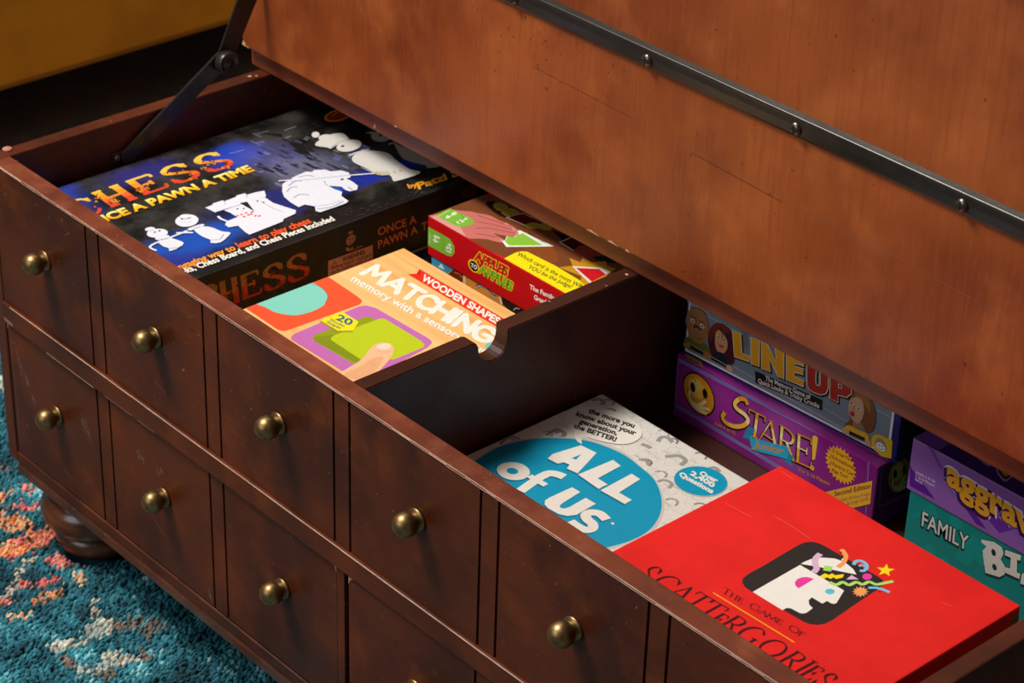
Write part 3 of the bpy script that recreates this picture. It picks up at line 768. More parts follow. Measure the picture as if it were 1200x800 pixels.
    f.poly(q((205, 585), (300, 558), (380, 575), (438, 600), (430, 625), (375, 660), (310, 680), (300, 655), (240, 630)), Wt, True)
    f.poly(q((300, 655), (400, 645), (438, 612), (430, 630), (375, 662), (310, 680)), Sh); f.poly(q((302, 660), (395, 652), (436, 616), (430, 628), (375, 662), (312, 678)), Wt)
    f.poly(q((180, 555), (290, 530), (302, 560), (200, 577)), Wt, True); f.ell(q((195, 513))[0], (12.4, -1), (.4, 5.2), Wt); f.ell(q((128, 476))[0], (6, -.4), (0, 2.5), Wt)
    f.stroke(q((95, 492), (165, 485)), .7, Sh)
    for p in ((172, 504), (215, 491)): f.ell(q(p)[0], (1.5, -.3), (0, .8), '#3a3440')
    f.stroke(q((380, 512), (440, 508), (530, 508)), 2.4, Wt); f.stroke(q((430, 510), (470, 488)), 1.6, Wt)
    f.poly(q((540, 480), (600, 452), (700, 458), (800, 496), (872, 505), (870, 530), (790, 598), (700, 604), (690, 575), (610, 540)), Wt, True)
    f.stroke(q((690, 578), (780, 570), (820, 520)), .8, Sh)
    f.poly(q((485, 470), (610, 428), (628, 445), (510, 487)), Wt, True); f.ell(q((472, 396))[0], (13.6, -1.2), (.6, 7.2), Wt); f.ell(q((462, 353))[0], (6.6, -.2), (.2, 2.1), Wt)
    f.stroke(q((412, 374), (460, 380), (512, 366)), 1.2, '#8a8eb4'); f.stroke(q((540, 474), (600, 452)), .9, Sh); f.stroke(q((200, 580), (300, 562)), .9, Sh); f.stroke(q((415, 410), (470, 412), (520, 405)), .6, '#c2b8d8')
    for p in ((428, 382), (490, 374)): f.ell(q(p)[0], (1.3, -.1), (0, .6), '#3a3440')
    # rook
    r = lambda *p: Z(180, 220, 4, *p)
    f.poly(r((330, 110), (440, 72), (520, 48), (560, 75), (612, 92), (668, 110), (664, 126), (610, 150), (606, 162), (450, 224), (432, 214), (396, 182), (352, 190), (335, 178), (342, 162), (372, 150), (392, 142), (360, 122)), Wt)
    f.poly(r((242, 98), (275, 85), (278, 78), (325, 63), (330, 68), (385, 48), (390, 40), (430, 30), (436, 38), (480, 25), (520, 18), (528, 45), (440, 72), (405, 86), (290, 120)), Wt)
    f.stroke(r((292, 118), (405, 84), (440, 71)), .9, Sh); f.stroke(r((335, 66), (335, 82)), .5, Sh); f.stroke(r((434, 38), (438, 50)), .5, Sh); f.stroke(r((500, 66), (560, 100), (606, 118)), .5, Sh)
    f.poly(r((404, 76), (438, 70), (474, 116)), '#201c20')
    for p in ((392, 136), (412, 130), (434, 122), (444, 132), (458, 128), (478, 136), (462, 118), (496, 137), (425, 140)): f.poly(r((p[0] - 9, p[1] + 1), (p[0], p[1] - 4), (p[0] + 9, p[1]), (p[0] - 1, p[1] + 4)), '#d8402e')
    for p in ((393, 103), (423, 102), (487, 67), (515, 73)): f.ell(r(p)[0], (1.2, -.2), (0, .7), '#20402c')
    f.stroke(r((302, 138), (315, 150), (345, 162)), 2.2, '#dfe2f2')
    # knight
    f.stroke([(326.5, 213.2), (380, 209), (447, 203.8)], 1.5, '#e9e8f0', lay=f.L(None))
    f.poly([(330.8, 226), (331, 217), (335, 214), (341, 212), (342.5, 209.5), (350, 206), (359, 202.3), (366, 202.8), (368, 200.5), (381, 200), (387.5, 202), (400, 201), (409, 203.6), (411, 209), (406, 210.5), (413, 214), (419.5, 219), (418.5, 223.5), (410, 225.5), (405, 224), (400, 220), (385, 219), (392, 223), (401, 226), (400, 231), (406, 235), (408.5, 237), (405, 239.5), (390, 245), (375, 250), (370, 248.5), (369, 243), (357, 241), (350, 244), (340, 238), (333, 232)], Wt)
    f.stroke([(340, 214), (372, 210.5), (410, 206.5)], .7, Sh)
    f.stroke([(369, 243), (385, 241), (400, 236)], .6, Sh); f.stroke([(384, 219), (381, 216), (380, 213)], .7, Sh); f.ell((401, 211.5), (2, -.4), (0, 1), '#2a2836'); f.stroke([(408, 220.5), (413, 224)], .7, '#4a4656')
    f.stroke([(411, 206.5), (447, 203.8)], 1.5, '#e9e8f0')
    for a in (((336, 226), (341, 221), (349, 220)), ((338, 219), (346, 214), (354, 213)), ((350, 209), (360, 207), (368, 208)), ((344, 233), (352, 229), (362, 230)), ((372, 246), (388, 244), (403, 237))): f.stroke(a, 1., Sh)
    # king and a second figure in the dark by the lid
    G1 = '#d3d0ca'; k = lambda *p: Z(330, 110, 5.217, *p)
    f.poly(k((430, 405), (445, 380), (500, 358), (570, 355), (650, 370), (710, 420), (780, 465), (845, 482), (830, 500), (700, 540), (678, 530), (670, 512), (640, 495), (580, 488), (490, 450), (442, 425)), G1, True)
    f.stroke(k((412, 385), (470, 362), (535, 346)), 2.2, '#c9c6d2'); f.ell(k((412, 324))[0], (14.5, -3.4), (2.8, 6.2), G1)
    f.poly(k((207, 322), (228, 292), (290, 268), (300, 254), (370, 248), (402, 272), (408, 290), (340, 318), (300, 342), (280, 335)), G1, True)
    f.stroke(k((300, 338), (340, 310), (410, 284)), 1., '#a9a6b2'); f.ell(k((262, 272))[0], (7, -1.6), (1, 3), G1); f.ell(k((208, 257))[0], (4.6, -.5), (.5, 3.4), G1)
    f.ell(k((374, 327))[0], (2, -.3), (.1, 1.1), '#26222a'); f.stroke(k((320, 352), (350, 365)), 1, '#8a8690')
    f.poly(k((480, 455), (560, 480), (650, 480), (660, 500), (600, 505), (560, 490)), '#bfbcae', True)
    for p in ((600, 500), (580, 490), (728, 477), (690, 487)): f.ell(k(p)[0], (1.6, 0), (0, 1), '#b8a23a')
    G2 = '#a59c8e'
    f.poly(k((690, 312), (740, 328), (850, 370), (975, 442), (890, 462), (884, 446), (800, 425), (740, 400), (705, 350)), G2, True); f.ell(k((610, 268))[0], (12, -1), (2, 6.2), G2)
    f.ell(k((604, 262))[0], (2, -.2), (0, 1.3), '#1c1816'); f.poly(k((505, 245), (560, 238), (580, 262)), G2); f.stroke(k((655, 315), (700, 305)), 2, G2)
    f.stroke([(380, 241 + 12), (480, 219 + 22)], .1, '#1a1918')
    # worn corner of the lid: pale dust
    for _ in range(40):
        p = (rr.uniform(400, 520), 0); p = (p[0], 262 - (p[0] - 392) * .35 + rr.uniform(-5, 3))
        f.stroke([p, (p[0] + rr.uniform(1, 5), p[1] - rr.uniform(0, 2))], .4, '#4c4a48')
    # right side
    g = right_face(mb, CX1, CY0, CY1, -.1125, CZ)
    cols = ['#d8381c', '#e05a24', '#e07c2c', '#c88038']
    for ch, bl, br, tl in (('C', (234, 369), (258, 361), (230, 340)), ('H', (261, 360.5), (281, 353), (257, 332)), ('E', (284.5, 351), (307, 342.5), (281.5, 323.5)), ('S', (310, 341.5), (335, 332.5), (307, 315)), ('S', (338, 331.5), (363, 322.5), (335, 304))):
        g.glyph(ch, bl, br, tl, .0070, .0026, cols)
    for (a, k_) in (((270, 345), 14), ((293, 335), 12), ((322, 325), 14), ((351, 314), 14)):
        for _ in range(k_):
            p = (a[0] + rr.gauss(0, 5), a[1] + rr.gauss(0, 8)); g.stroke([p, (p[0] + rr.uniform(-3, 3), p[1] + rr.uniform(-3, 3)), (p[0] + rr.uniform(-3, 3), p[1] + rr.uniform(-4, 4))], .7, rr.choice(['#a8481c', '#1c0c08', '#8c2c14']))
    OR = '#ee9054'
    g.text('ONCE A', (443, 276), (487.6, 260.5), (-.6, -9), OR, .02); g.text('PAWN A', (443.2, 291), (489, 272.5), (-.6, -9), OR, .02); g.text('TIME', (494, 270.5), (518, 261.5), (-.6, -9), OR, .02)
    PN = '#c68c74'
    g.ell((410.6, 280.8), (5.6, -2), (-.4, 6), PN); g.ell((410.6, 272.2), (2.9, -1), (-.1, 1.8), PN); g.poly([(404.5, 291), (407, 289), (410, 291.5), (413, 288), (413.5, 291), (410, 294), (406, 294)], PN)
    for p in ((409.2, 280), (413, 278.6)): g.ell(p, (.7, -.2), (0, 1), '#2a1812')
    g.stroke([(408, 284.5), (411, 285), (413.5, 282.5)], .5, '#2a1812'); g.stroke([(413, 293), (419, 290), (425, 287)], .9, PN); g.stroke([(419, 290), (418, 287)], .7, PN)
    g.poly([(384, 305.5), (436.5, 286.5), (436.5, 312), (384, 331)], '#eaa688')
    g.text('WARNING:', (401, 306.5), (427.6, 296.8), (-.3, -5), '#241410', .03)
    g.text('Choking hazard - small parts', (387, 316), (435.5, 299), (-.2, -3.6), '#3c241c', .01)
    g.text('not for children under 3 yrs', (387, 321), (435.5, 304), (-.2, -3.6), '#3c241c', .01)
    g.stroke([(388.5, 313.2), (391.5, 305), (395, 310.8), (388.5, 313.2)], .7, '#241410', smooth=False); g.stroke([(391.6, 307.5), (391.8, 310)], .6, '#241410')
    g.ell((553, 222), (13, -5), (-.2, 7), '#6a1a10'); g.ell((553, 222), (11, -4.2), (-.2, 5.6), '#4a100a')
two_part('chess_game_box', CX0, CX1, CY0, CY1, CZ, -.1122, -.1160, M_chess, plain('white_box_board', '#b9b2a8', .6), 'dark blue and black chess teaching game box with white chess figures on its lid', chess_art)
def navy_art(mb, M):
    f = right_face(mb, .2905, .03, .46, FLZ, -.1165)
    f.stroke([(455, 315), (520, 290)], 1.2, '#5a6aa8')
carton('board_game_box', .0215, .2905, .030, .460, FLZ, -.1164, plain('navy_box_print', '#1c2350', .4, 0, .4, .3, 30), 'dark navy game box under the black chess box, only a sliver of its end showing', navy_art)

# ---------------------------------------------------------------- tan matching game
MX0, MX1, MY0, MY1, MZ = .367, .5875, .030, .262, -.040
m = bpy.data.materials.new('bamboo_print'); t, n, l, b = nt(m); v = n.new('ShaderNodeTexCoord').outputs['Object']
gr = noise(n, l, v, 90, 3, .6, (.05, 1, 1)); g2 = noise(n, l, v, 26, 2, .5, (.08, 1, 1))
c = mixn(n, l, ramp(n, l, gr, .35, .68), lin('#efc07c'), lin('#e2a85c')); c = mixn(n, l, ramp(n, l, g2, .5, .62, 0, .45), c, lin('#f4cd90'))
l.new(c, b.inputs['Base Color']); b.inputs['Roughness'].default_value = .38; M_bamboo = m
def match_art(mb):
    f = top_face(mb, MX0, MX1, MY0, MY1, MZ)
    z5 = lambda *p: Z(290, 290, 5.333, *p); z6 = lambda *p: Z(410, 290, 6, *p)
    f.poly([(382, 322.5), (418, 346.5), (423.5, 351), (424.2, 354), (421, 357), (340, 386), (333, 388), (326, 386.5), (262, 344)], '#ea5530')
    f.poly(z5((60, 349), (150, 310), (280, 262), (392, 222), (440, 236), (480, 265), (502, 305), (484, 352), (435, 385), (375, 408), (290, 423), (180, 406), (110, 372)), '#7fcdbd', True)
    f.stroke(z5((395, 224), (442, 238), (482, 267), (503, 306), (486, 352)), .7, '#a0542c')
    f.poly([(341.5, 398), (341, 394.5), (345, 391), (420, 359), (428, 357.6), (440, 360.5), (500, 395), (505.5, 399), (506, 402), (501, 407), (440, 440), (400, 434)], '#c06ab0')
    f.poly([(366.3, 395.5), (370, 391.5), (427, 371.5), (434, 371), (441, 375), (462, 384), (436, 422), (420, 427), (412, 425), (367, 398.5)], '#8c9a14')
    f.poly(z5((550, 545), (720, 690), (700, 725), (640, 700), (420, 585), (410, 560)), '#7e8d12')
    f.poly([(387.5, 398), (388.5, 395), (392, 392.5), (444, 373.6), (448, 373), (452, 374), (493, 399), (497.5, 403.5), (496, 407), (462, 421), (440, 420), (430, 424), (424, 422)], '#b7c81c')
    th = z5((560, 805), (600, 770), (690, 715), (730, 680), (760, 640), (800, 604), (850, 594), (895, 603), (915, 640), (893, 690), (845, 748), (790, 800), (700, 850))
    f.poly(th, '#e9b98e', True); f.poly(z5((600, 800), (700, 745), (790, 690), (850, 690), (800, 770), (760, 830)), '#e2a87a', True)
    f.ell(z5((852, 618))[0], (8.2, .5), (-2.2, 3.6), '#f2d2bc'); f.stroke(z5((810, 640), (850, 655), (895, 648)), .5, '#cf9468')
    for o_ in (0, 12, 24): f.stroke(z5((740 + o_, 706 + o_), (765 + o_, 715 + o_), (790 + o_, 712 + o_)), .4, '#cf9468')
    f.poly([(374.2, 376.8), (399.8, 366.5), (419.6, 378.8), (413, 389.2), (395.2, 389.2)], '#9a8a30')
    f.poly([(375.4, 375.3), (400.7, 365), (420.4, 377), (413.8, 387.5), (396, 387.5)], '#f0dc14')
    f.text('20', (393.3, 374.3), (410, 381.4), (4.6, -6), '#1d6a80', .03)
    f.text('Wooden', (385.8, 375.5), (402.6, 383.6), (2, -2.8), '#2f6a58', .015); f.text('Shapes', (382.3, 378.2), (398.3, 385.8), (2, -2.8), '#2f6a58', .015)
    brush_text(f, 'MATCHING', (424.5, 321), (569, 402), (13.4, -12.8), .0064, '#eee9dd')
    f.text('memory with a sensory touch', (411, 328.6), (533, 396.4), (5.4, -6), '#eee9dd', .03, upto='memory with a sensor')
    f.poly([(491.7, 315.4), (612, 386), (600, 393.5), (478, 321.4), (488, 320.8)], '#e02c1a'); f.poly([(491.7, 315.4), (488.5, 320.8), (492.5, 323)], '#c01c10')
    f.text('WOODEN SHAPES', (493.6, 328.2), (582.6, 380.2), (4.2, -6.4), '#eee9dd', .038)
    f.ell((574, 406), (5, 2), (2, -4), '#6cc4b8')
two_part('matching_game_box', MX0, MX1, MY0, MY1, MZ, -.135, FLZ, M_bamboo, plain('tan_box_base', '#d8b078', .5), 'pale bamboo-patterned matching game box with orange, purple and green shapes and a thumb', match_art)

# ---------------------------------------------------------------- red family card game on a striped box
AX0, AX1, AY, AZ0, AZ1 = .3455, .5865, .312, -.0735, -.0285
def apples_art(mb, M):
    f = top_face(mb, AX0, AX1, AY, .50, AZ1); z7 = lambda *p: Z(490, 230, 6.667, *p); z8 = lambda *p: Z(590, 240, 6.667, *p)
    f.poly([(480, 254), (530, 230), (545, 222), (640, 245), (760, 330), (700, 350), (600, 305)], '#7a4426')
    f.poly(z7((700, 340), (900, 300), (1067, 420), (1067, 520), (860, 430)), '#8a4a22', True)
    sk = '#c9726a'
    f.poly(z7((72, 172), (135, 142), (270, 108), (330, 112), (410, 118), (470, 132), (560, 150), (640, 190), (720, 222), (770, 255), (795, 292), (760, 310), (690, 308), (640, 300), (590, 290), (640, 320), (680, 345), (655, 360), (600, 352), (540, 335), (470, 330), (380, 328), (330, 300)), sk, True)
    f.poly(z7((75, 172), (150, 142), (230, 170), (330, 240), (375, 315), (300, 285)), '#d89a90')
    for a in (((470, 150), (560, 180), (690, 222)), ((460, 200), (560, 215), (740, 262)), ((450, 250), (560, 250), (770, 292)), ((450, 290), (520, 300), (620, 320))): f.stroke(z7(*a), .9, '#9a3c3c')
    for p in ((690, 215), (745, 258), (775, 295), (655, 345)): f.ell(z7(p)[0], (2.2, .9), (.3, -.9), '#d99a92')
    gr = '#7cb83a'
    f.poly(z7((138, 150), (190, 122), (250, 95), (330, 132), (415, 172), (433, 195), (428, 218), (395, 234), (340, 240), (295, 230)), gr)
    f.text('4-8', z7((225, 178))[0], z7((305, 135))[0], (-3, -2.2), '#f4f6ea', .03); f.text('PLAYERS', z7((165, 158))[0], z7((245, 112))[0], (-1, -.8), '#d8eab8', .01)
    f.text('12+', z7((318, 215))[0], z7((395, 178))[0], (-3, -2.2), '#f4f6ea', .03); f.stroke(z7((330, 130), (350, 165), (320, 205), (285, 215)), .5, '#5a9a22')
    f.poly(z7((655, 352), (690, 396), (1062, 392), (795, 265), (775, 270), (790, 300), (740, 318), (690, 312), (680, 345)), '#eef0e6'); f.poly(z7((675, 352), (712, 385), (975, 383), (815, 288), (795, 296), (760, 316), (695, 316), (686, 345)), '#8cc43c')
    f.text('MIDNIGHT', z7((868, 300))[0], z7((1010, 380))[0], (-1.6, -3), '#1a1a18', .02, lay=f.L(None))
    f.poly(z7((663, 491), (760, 440), (800, 430), (850, 432), (1067, 540)) + [(692, 336), (660, 344)], '#f4e012', lay=f.L(None))
    f.text('Which card is the most WRONG?', (605.5, 299), (668, 331.5), (2.6, -3.8), '#24241a', .012, upto='Which card is the most', shear=.15)
    f.text('YOU be the judge!', (618, 314), (668.5, 338), (2.8, -3.8), '#24241a', .012, shear=.15)
    # far players' hands and cards, under the table top
    f.poly(z7((530, 60), (600, 40), (760, 110), (700, 170), (600, 130)), '#2a140c', True)
    for b_ in (((585, 65), (640, 50), (700, 80), (690, 110), (620, 110)), ((660, 105), (730, 95), (790, 130), (770, 152), (700, 158), (650, 130))): f.poly(z7(*b_), '#b5922e', True)
    f.stroke(z7((690, 110), (760, 125)), .7, '#7a5a1c'); f.stroke(z7((620, 80), (680, 90)), .7, '#7a5a1c')
    f.poly(z7((680, 165), (820, 130), (1000, 215), (860, 245)), '#c9b8a8'); f.poly(z7((700, 165), (820, 137), (985, 212), (862, 237)), '#6a1212')
    for b_ in (((835, 225), (900, 205), (960, 225), (950, 250), (870, 255)), ((950, 235), (1010, 220), (1050, 240), (1030, 265), (970, 262))): f.poly(z7(*b_), '#b5922e', True)
    f.poly(z8((380, 200), (520, 250), (470, 290)), '#161210'); f.poly(z8((430, 292), (530, 250), (760, 345), (620, 410)), '#c9b8a8'); f.poly(z8((450, 294), (530, 258), (740, 345), (620, 400)), '#4a0d0d')
    f.poly(z8((540, 370), (600, 320), (680, 340), (800, 400), (720, 430), (600, 400)), '#9a4036', True); f.poly(z8((700, 410), (830, 400), (900, 450), (780, 450)), '#222630', True)
    f.poly(z8((430, 490), (540, 478), (515, 415), (600, 450), (620, 412), (690, 452), (800, 440), (810, 480), (880, 500), (820, 540), (760, 600), (650, 640), (600, 600), (610, 560)), '#c8901c', lay=f.L(None))
    f.poly(z8((535, 480), (760, 492), (840, 525), (670, 612)), '#e4dcd0'); f.poly(z8((566, 494), (745, 503), (800, 545), (690, 602)), '#cc1822')
    g = front_face(mb, AX0, AX1, AY, AZ0, AZ1)
    g.poly(z7((60, 236), (90, 244), (180, 292), (250, 335), (283, 390), (283, 440), (262, 470), (225, 462), (60, 372)), gr)
    g.text('4-8', z7((112, 350))[0], z7((125, 300))[0], (6.5, 2.8), '#f4f6ea', .03, lay=g.L(None)); g.text('12+', z7((218, 425))[0], z7((228, 360))[0], (5.6, 2.6), '#f4f6ea', .03)
    g.stroke(z7((180, 295), (205, 350), (190, 415)), .5, '#5a9a22'); g.text('PLAYERS', z7((86, 360))[0], z7((90, 285))[0], (1.6, .8), '#d8eab8', .01)
    for off, c1, c2 in ((.11, '#f2d81c', '#f2d81c'), (.05, '#5a0a0a', '#1f5a14'), (.022, '#d8202a', '#7cbc2a')):
        g.text('APPLES', (556.3, 304), (593.6, 323.4), (2.2, -9.5), c1, off); g.text('APPLES', (561, 318.6), (599, 340.2), (2, -8.8), c2, off)
        if off == .11: g.ell((555.3, 311.6), (6.6, 3.4), (0, -7.2), '#f2d81c')
    g.ell((555.3, 311.6), (5.1, 2.6), (0, -5.8), '#141210'); g.text('TO', (551.8, 312.2), (558.9, 316), (.4, -4.4), '#f4f2ea', .03)
    g.text('The Family Game of', (620.8, 338.2), (646.6, 350.2), (.2, -5.2), '#f6f0ea', .03, upto='The Famil'); g.text('Grand', (626, 350.3), (640, 356.6), (.2, -5.2), '#f6f0ea', .03)
carton('card_game_box', AX0, AX1, AY, .50, AZ0, AZ1, plain('red_box_print', '#c40d16', .36, 0, .4, .06, 60), 'bright red card game box with green tabs and a pink hand on brown', apples_art)
def under_art(mb, M):
    g = front_face(mb, .3500, .5865, .3135, FLZ, -.0740); z6 = lambda *p: Z(410, 290, 6, *p)
    g.poly(z6((550, 40), (730, 145), (690, 180), (640, 300), (550, 300)), '#3c93bc'); g.poly(z6((620, 135), (645, 112), (665, 155)), '#cfe4ee')
    g.poly(z6((730, 148), (815, 195), (805, 300), (680, 200)), '#6a2c10'); g.stroke(z6((735, 175), (770, 185), (790, 215)), 1.6, '#c0622a')
    g.poly(z6((795, 180), (815, 190), (812, 300), (795, 300)), '#e8d2b0')
    g.stroke(z6((890, 278), (920, 265), (960, 290), (1000, 335), (1030, 350)), 3.4, '#3a2a1a'); g.stroke(z6((892, 280), (920, 268), (960, 294), (1000, 338), (1030, 353)), 2., '#b4aca0')
    g.poly(z6((1045, 325), (1060, 335), (1075, 400), (1060, 400)), '#e8d2b0'); g.poly(z6((1060, 335), (1300, 470), (1300, 600), (1075, 400)), '#1c1a18')
    g.stroke(z6((1150, 440), (1170, 425), (1195, 432)), 1., '#b8b2a8')
carton('picture_game_box', .3500, .5865, .3135, .50, FLZ, -.0740, plain('orange_box_print', '#d8963c', .4, 0, .4, .1, 40), 'orange, blue and black game box half hidden beneath the red card game box', under_art)

# ---------------------------------------------------------------- white and blue question game
UX0, UX1, UY0, UY1, UZ = .6125, .8720, .030, .3120, -.1150
def doodle_art(mb):
    f = top_face(mb, UX0, UX1, UY0, UY1, UZ); rr = random.Random(21)
    lay = f.L(None)
    # crowd of doodled heads
    ln = lambda st, w, c: f.ribbon(catmull(st, False, 4), w, c, lay)
    for i in range(22):
        for j in range(24):
            cx = .006 + i * .0122 + rr.uniform(-.003, .003); cy = .006 + j * .0122 + rr.uniform(-.003, .003); r = rr.uniform(.0045, .0065)
            px = proj([f.at((cx, cy), 0)])[0]
            a0 = rr.uniform(0, 2 * PI); gcol = rr.choice(['#bdb9b4', '#c9c5c0', '#aaa6a2'])
            ln([(cx + r * math.cos(a0 + k * .9) * rr.uniform(.85, 1.1), cy + r * 1.15 * math.sin(a0 + k * .9) * rr.uniform(.85, 1.1)) for k in range(8)], .0004, gcol)
            ln([(cx - r * .4, cy - r * .3), (cx, cy - r * .55), (cx + r * .4, cy - r * .3)], .0004, gcol)
            for sgn in (-1, 1): ln([(cx + sgn * r * .35 - .0005, cy + r * .2), (cx + sgn * r * .35 + .0005, cy + r * .25)], .0006, gcol)
            q = rr.random()
            if q < .16: ln([(cx - r * 1.1, cy + .1 * r), (cx - r * .7, cy + r), (cx, cy + r * 1.3), (cx + r * .7, cy + r), (cx + r * 1.1, cy + .1 * r)], .0024, rr.choice(['#9a9692', '#b0aca8', '#8c8884']))
            elif q < .5:
                for k in range(4): ln([(cx - r + k * r * .55, cy + r * .9), (cx - r * .8 + k * r * .55, cy + r * 1.5), (cx - r * .5 + k * r * .55, cy + r * .95)], .0004, gcol)
    z4 = lambda *p: Z(650, 455, 5.217, *p)
    for p, w in ((((632, 325), (650, 300), (690, 300), (722, 330)), 4.2), (((675, 415), (700, 415), (760, 412), (800, 440), (770, 470)), 4.5), (((530, 340), (560, 350), (590, 365)), 4.5), (((630, 570), (670, 560), (715, 580), (700, 610)), 3.4), (((225, 75), (270, 65), (300, 85), (285, 100)), 4), (((0, 270), (40, 260), (60, 285), (30, 300)), 4), (((530, 440), (560, 440), (575, 470)), 3.4), (((940, 490), (980, 485), (1010, 510)), 4)):
        f.stroke(z4(*p), w, '#989490')
    f.stroke([(586, 520), (598, 511), (612, 517), (606, 522)], 3, '#8c8884'); f.stroke([(640, 510), (652, 503), (662, 508), (655, 514)], 3, '#8c8884')
    # drop shadow printed round the balloon, then the balloon
    big = [(545, 552), (560, 538), (586, 523), (621, 514.5), (658, 513.4), (693, 517.5), (728, 531), (751, 547.5), (766.7, 562), (774.6, 581), (774, 601), (762, 620), (740, 633), (713, 641), (680, 648), (640, 650), (600, 630), (560, 595), (540, 570)]
    f.poly([(x + (3 if x > 660 else 0), y + (2 if y > 540 else -1.6)) for x, y in big], '#c4c0ba', True)
    f.poly(big, '#0b93b8', True)
    sp = z4((65, 188), (82, 148), (140, 120), (220, 113), (330, 130), (430, 165), (500, 212), (533, 262), (520, 303), (470, 332), (400, 340), (300, 325), (200, 297), (110, 258))
    f.poly([(x + .6, y + 1.2) for x, y in sp], '#8f8b86', True); f.poly(sp, '#e6e1d6', True); f.poly(z4((118, 252), (122, 300), (140, 325), (166, 341), (164, 312), (172, 298), (215, 300)), '#e6e1d6')
    for tx, a, b_ in (('the more you', (205, 147), (482, 241)), ('know about your', (130, 166), (491, 286)), ('generation,', (150, 211), (377, 286)), ('the BETTER!', (114, 240), (370, 326))):
        f.text(tx, z4(a)[0], z4(b_)[0], (2.4, -4.6), '#23211f', .045)
    Wt = '#e2ded6'; bl = '#0b93b8'; dk = '#0a6a8a'; z3 = lambda *p: Z(560, 500, 5.715, *p)
    A = [(467, 213), (502, 182), (690, 124), (795, 175), (668, 312), (596, 280), (614, 254), (576, 238), (534, 247)]
    L1 = [(905, 222), (957, 262), (803, 346), (869, 386), (808, 416), (671, 320)]; L2 = [(1030, 314), (1087, 351), (945, 441), (1031, 490), (985, 518), (821, 426)]
    U = [(630, 405), (686, 437), (570, 510), (548, 528), (552, 543), (580, 548), (612, 538), (722, 476), (790, 516), (660, 590), (600, 598), (540, 584), (470, 545), (446, 520), (450, 494), (480, 474)]
    def wordart(col, dx, dy):
        for P in (A, L1, L2, U): f.poly([(x + dx, y + dy) for x, y in z3(*P)], col, lay=f.lay + 1)
        f.ell((601.6 + dx, 552 + dy), (19.4, 2), (-1, 10.4), col, lay=f.lay + 1)
        for pts, w in (([(578, 336), (530, 318), (480, 312), (440, 326), (395, 352), (285, 430)], 9.2), ([(345, 328), (455, 392)], 6.2), ([(862, 622), (815, 582), (755, 574), (722, 592), (735, 622), (768, 650), (766, 680), (722, 690), (665, 666), (618, 632)], 9.4)):
            f.stroke([(x + dx, y + dy) for x, y in z3(*pts)], w, col, lay=f.lay + (1.5 if len(pts) == 2 else 1))
        f.lay += 2
    wordart(dk, -1.2, 1.6); wordart(Wt, 0, 0)
    f.poly(z3((628, 210), (693, 184), (657, 222)), bl); f.ell(z3((231, 297))[0], (6.8, 1), (-.6, 3.6), bl); f.ell(z3((903, 648))[0], (2, .3), (0, 1.3), Wt)
    o = z4((893, 567))[0]; f.ell((o[0], o[1] + .8), (31.5, 5), (-4, 17), '#b4b0aa'); f.ell(o, (31, 5), (-4, 16.6), '#0b93b8')
    for tx, a, b_ in (('Over', (884, 527), (986, 577)), ('2,400', (828, 527), (966, 606)), ('Questions', (760, 533), (960, 643))): f.text(tx, z4(a)[0], z4(b_)[0], (3, -4.2), Wt, .05)
two_part('question_game_box', UX0, UX1, UY0, UY1, UZ, -.150, FLZ, plain('white_box_print', '#dcd8d0', .42, 0, .4, .03, 80), plain('white_box_base', '#d8d4cc', .5), 'flat white question game box with a big blue speech balloon over doodled faces', doodle_art)

